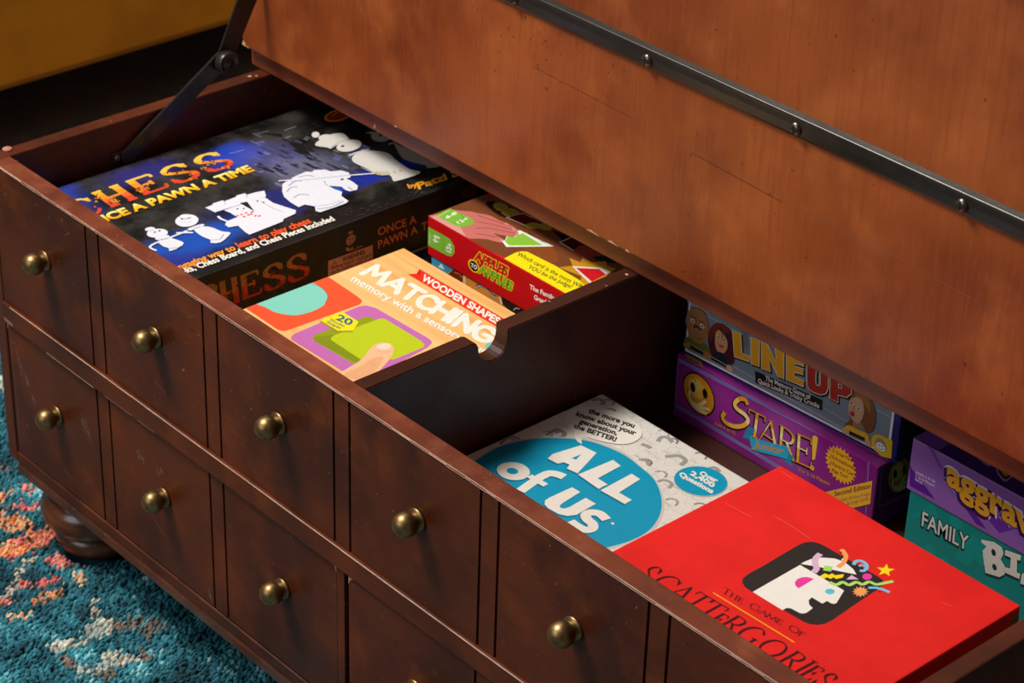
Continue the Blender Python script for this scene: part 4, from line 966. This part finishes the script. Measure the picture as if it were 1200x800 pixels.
# ---------------------------------------------------------------- red word game
RX0, RX1, RY0, RY1, RZ = .8845, 1.1490, .030, .2660, -.040
def red_art(mb):
    f = top_face(mb, RX0, RX1, RY0, RY1, RZ); q = lambda *p: Z(860, 620, 6, *p)
    BK = '#24201f'; Wt = '#f0ece4'
    f.poly(q((58, 372), (64, 345), (100, 314), (200, 260), (450, 112), (495, 92), (550, 87), (600, 98), (640, 118), (1020, 335), (1048, 358), (1050, 385), (1015, 418), (850, 530), (690, 640), (640, 664), (590, 672), (535, 667), (490, 650), (300, 540), (115, 432), (78, 406)), BK)
    f.poly(q((465, 250), (620, 340), (775, 430), (722, 518), (706, 524), (686, 521), (655, 503), (622, 522), (548, 478), (526, 498), (530, 530), (555, 553), (512, 586), (488, 592), (462, 588), (400, 555), (372, 552), (342, 568), (132, 440)), Wt)
    f.poly(q((470, 243), (500, 226), (540, 210), (620, 198), (710, 205), (780, 230), (840, 280), (862, 318), (720, 290), (600, 265)), Wt)
    f.poly(q((565, 348), (455, 415), (434, 398), (428, 372), (445, 350), (480, 337), (515, 335)), '#ea3ca0'); f.ell(q((675, 437))[0], (5.6, .2), (-.2, 3.3), '#5cc4dc')
    f.stroke(q((608, 172), (575, 205), (572, 245), (582, 275), (560, 303)), 5.6, '#dcb4d4')
    f.stroke(q((757, 140), (783, 175), (785, 205), (765, 240), (730, 266)), 4.4, '#f6a05c')
    for p in ((752, 165), (765, 190), (764, 212), (752, 232)): f.poly(q((p[0] - 6, p[1] - 6), (p[0] + 10, p[1]), (p[0] - 8, p[1] + 8)), '#f0ece4' if p[1] > 200 else BK)
    f.stroke(q((842, 250), (855, 228), (890, 222), (925, 240), (934, 270), (912, 292), (885, 290)), 3.4, '#78c4ec'); f.stroke(q((880, 262), (900, 250), (918, 262)), 2, '#78c4ec')
    st = []
    for i in range(10):
        a = -PI / 2 + i * PI / 5 + .15; R_ = 1 if i % 2 == 0 else .42; st.append((1066 + 66 * R_ * math.cos(a), 289 + 46 * R_ * math.sin(a)))
    f.poly(q(*st), '#f8dc14'); f.ell(q((937, 333))[0], (5.6, .2), (-.3, 3.8), '#ea3ca0'); f.poly(q((828, 322), (877, 353), (790, 353)), '#e0b4d8')
    f.stroke(q((672, 372), (720, 390), (765, 372), (810, 392), (860, 372), (905, 388), (950, 370), (1000, 388), (1060, 378), (1120, 366)), 3.6, '#b0e070')
    f.poly(q((605, 330), (640, 310), (668, 322), (690, 310), (712, 324), (775, 316), (765, 340), (720, 350), (700, 338), (680, 350), (655, 338), (630, 350)), '#f8dc14')
    f.poly(q((638, 256), (692, 262), (684, 298), (626, 290)), '#a4dc6c'); f.stroke(q((946, 412), (1000, 412), (1050, 425), (1095, 444)), 3.4, '#78c4ec')
    for p in ((975, 424), (1000, 428), (1025, 436), (1050, 446)): f.poly(q((p[0] - 8, p[1] + 5), (p[0], p[1] - 5), (p[0] + 8, p[1] + 6)), BK if p[0] < 1040 else '#e83a30')
    st = []
    for i in range(24):
        a = i * PI / 12; R_ = 1 if i % 2 == 0 else .62; st.append((890 + 60 * R_ * math.cos(a), 439 + 40 * R_ * math.sin(a)))
    f.poly(q(*st), '#f6a05c')
    TX = '#3c0c10'
    cap = (3.6, -5)
    ws = [('T', 0, 9), ('h', 9.6, 18.5), ('e', 19.5, 26), ('g', 34, 46), ('a', 46.5, 55.5), ('m', 56, 66.5), ('e', 67.5, 74.5), ('o', 83, 94.5), ('f', 95.5, 102.5)]
    B0 = np.array([845.2, 693.6]); D = np.array([941.5, 747.5]) - B0; D = D / 102.5
    for ch, a, b_ in ws:
        big = ch in 'Tgo'; s_ = 1.18 if big else .95
        p0 = B0 + D * a; p1 = B0 + D * b_; c_ = ch.upper()
        if c_ == 'M':
            f.lay += 1
            for u, w_ in (((0, 0), (.12, 1)), ((.12, 1), (.5, .1)), ((.5, .1), (.86, 1)), ((.86, 1), (1, 0))):
                P = [tuple(p0 + (p1 - p0) * k[0] + np.array(cap) * s_ * k[1]) for k in (u, w_)]
                f.stroke(P, .9, TX, smooth=False, lay=f.lay)
        elif c_ == 'F':
            f.glyph('F', tuple(p0), tuple(p1), tuple(p0 + np.array(cap) * s_), .0009, .0004, TX)
        else: f.glyph(c_, tuple(p0), tuple(p1), tuple(p0 + np.array(cap) * s_), .0010, .0004, TX)
    f.stroke([(835.6, 694.6), (931, 752.8)], 1.5, '#f8a818', smooth=False)
    zz = lambda x, y: (740 + x / 4.615, 640 + y / 4.615)
    top = lambda t: zz(t, 100 + .6 * (t - 120)); cv = np.array([24.5, -13.2])
    for ch, a, b_, s_ in (('S', 122, 180, 1), ('C', 197, 283, 1), ('A', 284, 366, 1), ('T', 366, 446, 1.06), ('T', 440, 524, 1.06), ('E', 526, 566, .72), ('R', 572, 640, 1), ('G', 655, 745, 1), ('O', 770, 872, 1), ('R', 893, 962, 1), ('I', 976, 1008, 1), ('E', 1014, 1064, .9), ('S', 1080, 1134, .95)):
        ta = np.array(top(a)); tb = np.array(top(b_)); bl = ta - cv; br = tb - cv
        if s_ > 1: ta = bl + cv * s_
        if s_ < 1: ta = bl + cv * s_
        f.glyph(ch, tuple(bl), tuple(br), tuple(ta), .0022, .0009, '#3a0a0e')
    # rubbed creases
    for pts in (((905, 604), (928, 617), (950, 632)), ((1103, 706), (1111, 709), (1116, 711)), ((915, 552), (930, 562)), ((850, 590), (880, 606))): f.stroke(pts, .5, '#f06a5c')
    g = right_face(mb, RX1, RY0, RY1, -.10, RZ); g.poly([(1184, 730), (1190, 722), (1196, 721), (1195, 729), (1188, 735)], '#6a7a22')
two_part('word_game_box', RX0, RX1, RY0, RY1, RZ, -.100, FLZ, plain('red_lid_print', '#e6201c', .38, 0, .35, .05, 25, c2='#dc1c1a'), plain('red_box_base', '#8a0c0c', .5), 'red word game box with a black and white profile head spilling confetti', red_art)

# ---------------------------------------------------------------- purple staring game
SX0, SX1, SY, SZ1 = .617, .8815, .410, -.1042
M_stare = cloud_print('purple_box_print', '#7a1272', '#82187a', [((.66, .41, -.14), (.06, .1, .05), '#a03a9c', .6), ((.76, .41, -.13), (.06, .1, .05), '#a850a8', .6), ((.88, .5, -.14), (.03, .2, .06), '#5a0e58', .7)], 20, .28, ((SX0 + SX1) / 2, (SY + .56) / 2, FLZ))
def smiley(f, c, a, b_, gold):
    P = lambda u, v: (c[0] + a[0] * u + b_[0] * v, c[1] + a[1] * u + b_[1] * v)
    V = lambda k: ((a[0] * k, a[1] * k), (b_[0] * k, b_[1] * k))
    f.ell(c, *V(1), '#1c1410'); f.ell(c, *V(.92), gold); f.ell(P(-.15, .25), *V(.5), '#e8b84a'); f.ell(P(-.2, .35), *V(.28), '#eec86a')
    for u in (-.36, .38): f.ell(P(u, .18), (a[0] * .15, a[1] * .15), (b_[0] * .24, b_[1] * .24), '#1c1410')
    f.stroke([P(-.72, -.05), P(-.55, -.38), P(-.2, -.62), P(.1, -.62)], 1.1, '#1c1410'); f.stroke([P(-.45, .62), P(-.3, .68), P(-.15, .55)], .7, '#5a3a14')
    f.poly([P(-.55, -.35), P(-.42, -.5), P(-.1, -.52), P(.35, -.12), P(.5, -.18), P(.2, -.5), P(.62, -.38), P(.66, -.52), P(.3, -.68), P(.5, -.72), P(.42, -.86), P(-.1, -.88), P(-.45, -.72), P(-.66, -.3), P(-.62, -.05), P(-.5, -.1)], '#f0d898')
    f.stroke([P(.2, -.5), P(.6, -.4)], .5, '#8a6420'); f.stroke([P(.2, -.66), P(.5, -.6)], .5, '#8a6420')
def stare_art(mb, M):
    f = front_face(mb, SX0, SX1, SY, FLZ, SZ1); z1 = lambda *p: Z(785, 400, 6.667, *p); z4 = lambda *p: Z(900, 500, 6.667, *p); z7 = lambda *p: Z(780, 400, 3.81, *p)
    BL = '#7a86c0'
    fr = [(795.2, 421.5), (1018, 537.3), (1014.2, 608), (791.6, 474.5)]
    f.stroke(fr, 3.4, BL, smooth=False, closed=True); f.stroke(fr, .9, '#6a2a86', smooth=False, closed=True)
    smiley(f, (819, 461.6), (19.2, 10.2), (-.6, -24), '#d8901c')
    S = z1((430, 555), (412, 590), (440, 635), (510, 663), (575, 655), (612, 618), (585, 570), (525, 525), (508, 485), (545, 448), (590, 455), (608, 495))
    f.stroke([(x - .8, y + 1) for x, y in S], 6.4, '#1c1014'); f.stroke(S, 4.4, lambda t: ['#dc9a28', '#e8b040', '#f4dc90', '#f0c860', '#dc9a28'][int(min(t, .999) * 5)])
    LET = (('T', (875, 507), (893.5, 516.5), (878.5, 478.5)), ('A', (889, 515.5), (911, 531), (892.5, 485)), ('R', (911.5, 528), (930.5, 540), (914, 497)), ('E', (932, 540.5), (951, 549), (934, 507)))
    for dx, dy, w, col in ((-1.2, 1.3, .0016, '#1c1014'), (-.5, .5, .0012, '#1c1014'), (0, 0, 0, ['#e09a24', '#e8b040', '#f6e4a8', '#f2d070', '#dc9426'])):
        for ch, bl, br, tl in LET:
            f.glyph(ch, (bl[0] + dx, bl[1] + dy), (br[0] + dx, br[1] + dy), (tl[0] + dx, tl[1] + dy), .0034 + w, .0013 + w, col)
        f.lay += 1; f.poly([(x + dx, y + dy) for x, y in z7((655, 425), (668, 418), (682, 430), (668, 525), (655, 530))], '#1c1014' if dx else '#e8b548', lay=f.lay); f.ell((952 + dx, 548 + dy), (2.6, 1), (0, 2.9), '#1c1014' if dx else '#e0a030', lay=f.lay)
    RB = '#27a2cc'
    f.poly(z7((346, 430), (368, 380), (402, 392), (372, 440), (366, 432)), '#1b84ac'); f.poly(z7((515, 500), (576, 508), (562, 532), (570, 560), (520, 524)), '#1b84ac')
    rb = z7((374, 420), (400, 432), (470, 452), (545, 468), (552, 500), (545, 526), (500, 512), (430, 496), (385, 480))
    f.poly([(x, y + .9) for x, y in rb], '#12303c'); f.poly(rb, RB)
    f.text('Junior', (882.5, 523.8), (917, 532.2), (.8, -8.4), '#c8881c', .02, shear=.25)
    f.text('Ages 6 to 12', (837.7, 497), (861.9, 509), (0, -3.8), '#c8842c', .02); f.text('For 2-10 Players', (936.7, 552), (972.6, 568.4), (0, -3.9), '#c8842c', .02)
    def burst(c, n_, col):
        P = []
        for i in range(2 * n_):
            a = PI * i / n_; k = 1 if i % 2 == 0 else .82; P.append((c[0] + k * (18.6 * math.cos(a) + 0 * math.sin(a)), c[1] + k * (9.4 * math.cos(a) - 21.5 * math.sin(a))))
        f.poly(P, col)
    burst(z4((570, 297))[0], 24, '#dc9c1c')
    for tx, a, b_ in (('Great Fun!', (530, 208), (658, 272)), ('Educational', (505, 245), (672, 332)), ('Parents Can', (505, 298), (668, 382)), ('Play Too!', (500, 348), (622, 402))):
        f.text(tx, z4(a)[0], z4(b_)[0], (0, -4), '#3a2410', .012, shear=.1)
    for p in ((508, 192), (486, 238), (486, 292)): f.stroke(z4((p[0] - 8, p[1] - 8), (p[0], p[1] + 6), (p[0] + 12, p[1] - 26)), .7, '#3a2410', smooth=False)
    f.poly([(964, 577), (1022.5, 563), (1020.2, 590), (995, 596), (985, 596)], '#dca028')
    f.text('Second Edition', (978.5, 581), (1020.4, 571.6), (-.2, -5.4), '#5a1c2c', .02); f.text('With All New Images', (985.5, 588), (1020, 579.4), (-.1, -3.8), '#7a5a50', .005); f.text('& Large Cards!', (993, 591.5), (1019, 585.2), (-.1, -3.8), '#7a5a50', .005)
    t = top_face(mb, SX0, SX1, SY, .56, SZ1); t.stroke([(800, 411.4), (1040, 538)], .9, '#c890c0', smooth=False)  # pale line: the top front edge's bright highlight, painted on
    t.ell((813, 419.5), (9, 6), (4, -3.5), '#c8921c')
    for i in range(8): t.poly([(805 + i * 2.4, 418 + i * 1.3), (807.5 + i * 2.4, 419.2 + i * 1.3), (805.4 + i * 2.4, 421.4 + i * 1.3)], '#c8921c', lay=t.lay)
    g = right_face(mb, SX1, SY, .56, FLZ, SZ1)
    g.stroke([(1100, 500), (1034.6, 537.5), (1030.2, 594), (1100, 562)], 2.2, '#5a6890', smooth=False)
    smiley(g, (1054.4, 556.5), (14.6, -6.6), (-.8, -21), '#b08a2a')
carton('staring_game_box', SX0, SX1, SY, .56, FLZ, SZ1, M_stare, 'glossy purple game box with smiley faces at the bottom of the stack against the divider', stare_art)

# ---------------------------------------------------------------- blue and grey memory game on top of it (a little askew)
LX0, LX1, LY0, LZ0, LZ1 = .6195, .8880, .4155, -.1038, -.0300
def line_art(mb, M):
    R3 = np.array(M.to_3x3()); O = np.array(M @ Vector((LX0, LY0, LZ0)))
    f = Face(mb, O, R3 @ np.array(X3), R3 @ np.array(Z3), LX1 - LX0, LZ1 - LZ0)
    W_, H_ = f.w, f.h
    f.raw([(.0030, .0036), (W_ - .0085, .0036), (W_ - .0085, H_ - .003), (.0030, H_ - .003)], '#e2dcdc', f.L(None))
    f.raw([(.0052, .0056), (W_ - .0112, .0056), (W_ - .0112, H_ - .005), (.0052, H_ - .005)], '#75838f', f.L(None))
    z2 = lambda *p: Z(850, 360, 6.667, *p); z8 = lambda *p: Z(760, 330, 6.667, *p); z3 = lambda *p: Z(900, 430, 6.667, *p)
    for pts in (z8((450, 260), (933, 520)), z2((60, 460), (1067, 1030)), z2((60, 100), (300, 220)), z3((440, 320), (620, 425)), z3((840, 330), (950, 385))): f.stroke(pts, .7, '#a8b4bc', smooth=False)
    f.poly(z2((130, 170), (180, 195), (180, 330), (130, 300)), '#6a7070')
    f.text('Ages 8 and up', z8((300, 160))[0], z8((470, 245))[0], (0, -3), '#b8bcbc', .0)
    def figure_shadow(P): f.poly([(x + 1, y + .8) for x, y in P], '#3c4450', True)
    # bald man
    B = z8((268, 470), (300, 432), (360, 440), (440, 480), (492, 560), (500, 610), (400, 560), (270, 500)); figure_shadow(B); f.poly(B, '#5c6420', True)
    Hd = z8((298, 300), (305, 240), (345, 207), (400, 215), (445, 260), (468, 340), (462, 420), (432, 478), (385, 480), (335, 440), (305, 375)); f.poly([(x + .6, y - .8) for x, y in Hd], '#1c1614', True); f.poly(Hd, '#a06c42', True)
    f.ell(z8((290, 302))[0], (2, 1), (0, -3.2), '#94603c'); f.ell(z8((466, 392))[0], (2, 1), (0, -3.2), '#94603c'); f.ell(z8((355, 260))[0], (5, 2.6), (0, -5), '#986a44')
    for p in ((346, 305), (420, 345)): f.ell(z8(p)[0], (2.6, 1.2), (0, -2.6), '#d8ccb4'); f.ell(z8((p[0] + 2, p[1] + 2))[0], (1.1, .5), (0, -1.3), '#1c1410')
    f.stroke(z8((325, 262), (350, 275), (368, 290)), .9, '#3a2418'); f.stroke(z8((400, 305), (425, 318), (440, 330)), .9, '#3a2418'); f.stroke(z8((375, 300), (366, 335), (390, 352)), .8, '#5a3820')
    f.stroke(z8((352, 358), (375, 348), (412, 378)), 1.8, '#2a1810'); f.ell(z8((378, 386))[0], (2.6, 1.6), (0, -1.3), '#a06a64'); f.stroke(z8((350, 420), (380, 445), (420, 440)), .7, '#5a3820')
    f.poly(z8((318, 480), (432, 545), (430, 575), (316, 510)), '#161412'); f.stroke(z8((318, 482), (432, 547)), .5, '#c8b890'); f.poly(z8((430, 540), (475, 560), (490, 600), (440, 590)), '#9a6a44', True); f.poly(z8((270, 480), (320, 470), (325, 510), (275, 500)), '#9a6a44', True)
    # woman with dark red hair
    Hr = z8((466, 450), (480, 375), (520, 328), (580, 328), (640, 380), (675, 470), (680, 540), (662, 630), (620, 640), (560, 600), (500, 580), (475, 520)); figure_shadow(Hr); f.poly(Hr, '#4a1a28', True)
    f.poly(z8((480, 400), (520, 335), (580, 335), (635, 385), (600, 400), (560, 360), (510, 420), (490, 470)), '#7a2c1c', True)
    f.poly(z8((526, 400), (560, 378), (595, 420), (618, 470), (612, 530), (575, 565), (545, 550), (522, 490)), '#cf9a70', True); f.stroke(z8((560, 375), (580, 410), (575, 450)), 1, '#3a1420')
    f.ell(z8((547, 425))[0], (2, 1), (0, -1.2), '#e8e0d4'); f.ell(z8((549, 427))[0], (1, .6), (0, -1.1), '#1c1410'); f.ell(z8((592, 447))[0], (2, 1), (0, -1.2), '#e8e0d4'); f.ell(z8((594, 449))[0], (1, .6), (0, -1.1), '#1c1410')
    f.ell(z8((572, 503))[0], (3, 1.6), (0, -1.3), '#b0342c'); f.poly(z8((500, 575), (550, 545), (600, 575), (625, 640), (600, 650), (500, 600)), '#1a2434', True)
    f.poly(z8((492, 582), (612, 650), (610, 672), (490, 606)), '#161412'); f.stroke(z8((492, 584), (612, 652)), .5, '#c8b890'); f.poly(z8((610, 650), (645, 660), (660, 700), (620, 690)), '#cf9a70', True)
    # lettering
    YL = '#e0a01e'; RD = '#a8241c'
    L = [[(60, 178), (120, 203), (130, 357), (192, 382), (190, 421), (75, 384)], [(204, 235), (267, 257), (264, 462), (204, 440)], [(287, 265), (330, 290), (398, 425), (394, 320), (458, 346), (457, 560), (415, 535), (345, 395), (352, 502), (288, 478)],
         [(480, 355), (616, 412), (613, 455), (541, 432), (541, 458), (610, 482), (608, 522), (541, 502), (541, 540), (614, 575), (612, 616), (480, 562)]]
    Rr = [[(640, 405), (712, 440), (706, 585), (715, 610), (735, 612), (745, 600), (746, 455), (806, 485), (802, 640), (785, 670), (750, 680), (700, 665), (660, 640), (642, 605)], [(824, 500), (900, 540), (965, 580), (988, 620), (984, 670), (950, 700), (882, 682), (880, 740), (820, 708)]]
    lay = f.lay
    for P in L + Rr:
        q = z2(*P); f.poly([(x + 1.5, y + 2.2) for x, y in q], '#15120f', lay=lay + 1); f.stroke([(x + 1.5, y + 2.2) for x, y in q], 2.4, '#15120f', smooth=False, closed=True, lay=lay + 1)
    for P in L + Rr: f.stroke(z2(*P), 1.8, '#e8dcc4', smooth=False, closed=True, lay=lay + 3)
    for P in L: f.poly(z2(*P), YL, lay=lay + 4)
    for P in Rr: f.poly(z2(*P), RD, lay=lay + 4)
    f.lay = lay + 5; f.poly(z2((884, 592), (912, 606), (912, 634), (884, 626)), '#e8dcc4'); f.poly(z2((889, 598), (908, 609), (908, 630), (889, 622)), '#26201c')
    f.poly(z2((234, 494), (761, 722), (757, 805), (238, 588)), '#171412')
    f.text('The Memory Game of', z2((315, 566))[0], z2((666, 718))[0], (.1, -5.2), '#d8d4cc', .03); f.text('Quick Looks & Tricky Crooks', z2((258, 586))[0], z2((735, 786))[0], (.1, -5), '#d8d4cc', .03)
    # woman with long hair
    Hr = z3((636, 260), (665, 205), (710, 190), (770, 215), (815, 270), (840, 350), (836, 440), (810, 500), (765, 505), (740, 450), (690, 450), (620, 470), (605, 440), (640, 410), (632, 320)); figure_shadow(Hr); f.poly(Hr, '#7a4a24', True); f.poly(z3((690, 200), (760, 220), (800, 290), (800, 360), (750, 280), (690, 240)), '#9a6430', True)
    f.poly(z3((672, 420), (725, 430), (740, 480), (690, 500), (665, 470)), '#9a7458', True)
    f.poly(z3((634, 280), (660, 240), (715, 238), (745, 280), (752, 340), (738, 400), (705, 440), (668, 415), (640, 370), (630, 320)), '#c49a78', True)
    for p in ((655, 280), (712, 322)): f.ell(z3(p)[0], (2.6, 1.2), (0, -1.6), '#d0c4b4'); f.ell(z3(p)[0], (1, .5), (0, -1.2), '#2a1c14')
    f.stroke(z3((676, 300), (668, 335), (682, 345)), .8, '#7a5640'); f.ell(z3((662, 364))[0], (2.8, 1.2), (0, -3), '#b81c2a'); f.stroke(z3((655, 362), (672, 368)), .6, '#5a0c14')
    f.poly(z3((580, 495), (605, 465), (640, 452), (700, 485), (770, 515), (790, 565), (720, 570), (600, 510)), '#e0b020', True); f.poly(z3((580, 495), (625, 478), (640, 520), (600, 520)), '#c49a78', True); f.poly(z3((755, 575), (790, 565), (812, 620), (770, 610)), '#c49a78', True)
    f.poly(z3((636, 492), (762, 552), (758, 588), (636, 532)), '#171412'); f.stroke(z3((636, 524), (756, 580)), .6, '#c8a848')
    f.poly(z3((810, 565), (822, 535), (850, 520), (900, 535), (976, 574), (966, 712), (890, 694), (830, 640), (812, 600)), '#dcb414')
    f.ell(z3((885, 608))[0], (6.8, 3), (-.2, -8), '#8a8884'); f.ell(z3((884, 622))[0], (5.4, 2.4), (-.2, -5), '#e8e6e0'); f.stroke(z3((865, 625), (885, 642), (905, 636)), .7, '#3a3836')
    for p in ((872, 608), (896, 616)): f.ell(z3(p)[0], (1, .4), (0, -.8), '#3a3836')
    O2 = np.array(M @ Vector((LX1, LY0, LZ0))); g = Face(mb, O2, R3 @ np.array(Y3), R3 @ np.array(Z3), .13, LZ1 - LZ0)
    g.raw([(.0045, .005), (.126, .005), (.126, .07), (.0045, .07)], '#7a7484', g.L(None)); g.raw([(.0056, .0062), (.125, .0062), (.125, .069), (.0056, .069)], '#15151c', g.L(None))
    g.ell((1067, 505), (7, -5), (0, 8), '#2a2124'); g.stroke([(1058, 530), (1085, 516)], .8, '#6a6470')
carton('memory_game_box', LX0, LX1, LY0, LY0 + .13, LZ0, LZ1, plain('navy_lid_print', '#151c66', .35, 0, .4, .2, 40), 'navy and grey suspects memory game box with cartoon faces, on the purple smiley box', line_art, math.radians(2.4), (LX0, LY0, LZ0))

# ---------------------------------------------------------------- purple box on teal box at the right
PX0, PX1, PY, PZ0, PZ1 = .9230, 1.1860, .400, -.1015, -.0462
def purple_art(mb, M):
    f = front_face(mb, PX0, PX1, PY, PZ0, PZ1); z5 = lambda *p: Z(1060, 500, 6.667, *p)
    for pts, c in ((z5((40, 290), (60, 330), (220, 540), (240, 570), (40, 460)), '#5a1a8a'), (z5((180, 150), (230, 170), (300, 340), (285, 330)), '#6a3a9c'), (z5((370, 480), (440, 520), (640, 800), (560, 760)), '#5a1a8a'), (z5((600, 660), (700, 690), (860, 800), (740, 830)), '#6a2a9a')): f.poly(pts, c)
    for tx, a, b_ in (('AGES 6 & Up', (86, 362), (240, 437)), ('2 to 6 Players', (84, 392), (236, 470)), ('04536', (82, 417), (138, 450))): f.text(tx, z5(a)[0], z5(b_)[0], (.1, -2.9), '#d8cce4', .01)
    for off, c, dx, dy in ((.10, '#d8c8e0', .2, -.2), (.08, '#3a1048', -1.2, 1.2), (.04, '#3a1048', 0, 0), (.035, '#e2a02a', .6, -.4)): f.text('aggravation', (1110, 567), (1189.5, 617.5), (.4, -29), c, off, upto='aggra', shift=(dx, dy))
    t = top_face(mb, PX0, PX1, PY, .55, PZ1); t.poly([(1070, 512), (1110, 490), (1250, 560), (1210, 600)], '#3c1a5c'); t.poly([(1070, 512), (1092, 500), (1122, 515), (1100, 527)], '#6a3c8c')
    for c, o_ in (('#8a7a94', 2.2), ('#2a1030', 1.2), ('#a87c1c', 0)):
        for pts in (((1104, 505), (1120, 512), (1132, 520), (1118, 500)), ((1150, 530), (1160, 540), (1172, 534), (1165, 524)), ((1172, 548), (1178, 558), (1186, 552), (1184, 544))):
            cx = sum(p[0] for p in pts) / 4; cy = sum(p[1] for p in pts) / 4
            t.poly([(x + (x - cx) * o_ * .25, y + (y - cy) * o_ * .25 + o_ * .8) for x, y in pts], c, True)
carton('marble_game_box', PX0, PX1, PY, .55, PZ0, PZ1, plain('violet_box_print', '#8a5aa8', .4, 0, .4, .08, 20), 'violet marble board game box with bubbly yellow letters, on top of the teal box', purple_art)
TX0, TX1, TY, TZ0, TZ1 = .9265, 1.1860, .4015, FLZ, -.1019
def teal_art(mb, M):
    f = front_face(mb, TX0, TX1, TY, TZ0, TZ1); z6 = lambda *p: Z(1060, 580, 6.667, *p)
    for c in ((1092, 600), (1120, 612), (1150, 655), (1090, 645), (1108, 660)): f.ell(c, (7, 3.5), (0, -7), '#128e88')
    for pts in (z6((60, 160), (230, 60), (240, 90), (80, 190)), z6((380, 480), (520, 300), (640, 400), (500, 560))): f.poly(pts, '#0f8d87')
    for off, c, dx, dy in ((.07, '#10343c', -.7, 1.1), (.055, '#10343c', 0, 0), (.012, '#d8d4cc', 0, 0)): f.text('FAMILY', (1080.2, 615.5), (1133.5, 645), (1.4, -16.5), c, off, shift=(dx, dy))
    B = [(597, 345), (700, 365), (760, 405), (775, 455), (752, 500), (787, 560), (782, 618), (742, 640), (632, 606)]; I = [(788, 425), (912, 470), (906, 512), (880, 505), (878, 602), (905, 615), (896, 655), (780, 602), (790, 562), (824, 572), (830, 488), (784, 468)]
    Zt = [(940, 480), (1060, 540), (1056, 580), (985, 660), (1060, 690), (1056, 740), (905, 690), (915, 620), (980, 560), (935, 540)]
    for P in (B, I, Zt): f.poly([(x - .3, y + 3.2) for x, y in z6(*P)], '#10343c', lay=1); f.stroke(z6(*P), 2.2, '#10343c', smooth=False, closed=True, lay=2)
    f.lay = 3
    for P in (B, I, Zt): f.poly(z6(*P), '#d8d4cc', lay=4)
    f.lay = 5; f.ell(z6((696, 448))[0], (2.6, 2), (.5, -3.6), '#10343c'); f.ell(z6((703, 562))[0], (2.6, 2), (.5, -3.4), '#10343c')
carton('family_game_box', TX0, TX1, TY, .55, TZ0, TZ1, plain('teal_box_print', '#0b8580', .42, 0, .4, .1, 12), 'teal family quiz game box with white capitals beneath the violet box', teal_art)
# ================================================================== LIGHT
def area(name, loc, tgt, size, power, col, sy=None):
    ld = bpy.data.lights.new(name, 'AREA'); ld.energy = power; ld.color = col; ld.size = size
    if sy: ld.shape = 'RECTANGLE'; ld.size_y = sy
    o = bpy.data.objects.new(name, ld); COL.objects.link(o); o.location = loc
    d = Vector(tgt) - Vector(loc); o.rotation_euler = d.to_track_quat('-Z', 'Y').to_euler(); return o
area('ceiling_lamp_light', (-.4, -.75, 2.2), (.55, .15, -.1), .75, 88, (1, .94, .86))
area('fill_light', (.2, -3.0, 1.5), (.6, .2, -.1), 1.6, 26, (.95, .97, 1.0), 1.4)  # added fill from the front, standing for no known window
w = bpy.data.worlds.new('room_ambient'); scene.world = w; w.use_nodes = True
w.node_tree.nodes['Background'].inputs[0].default_value = (.95, .92, .9, 1); w.node_tree.nodes['Background'].inputs[1].default_value = .08
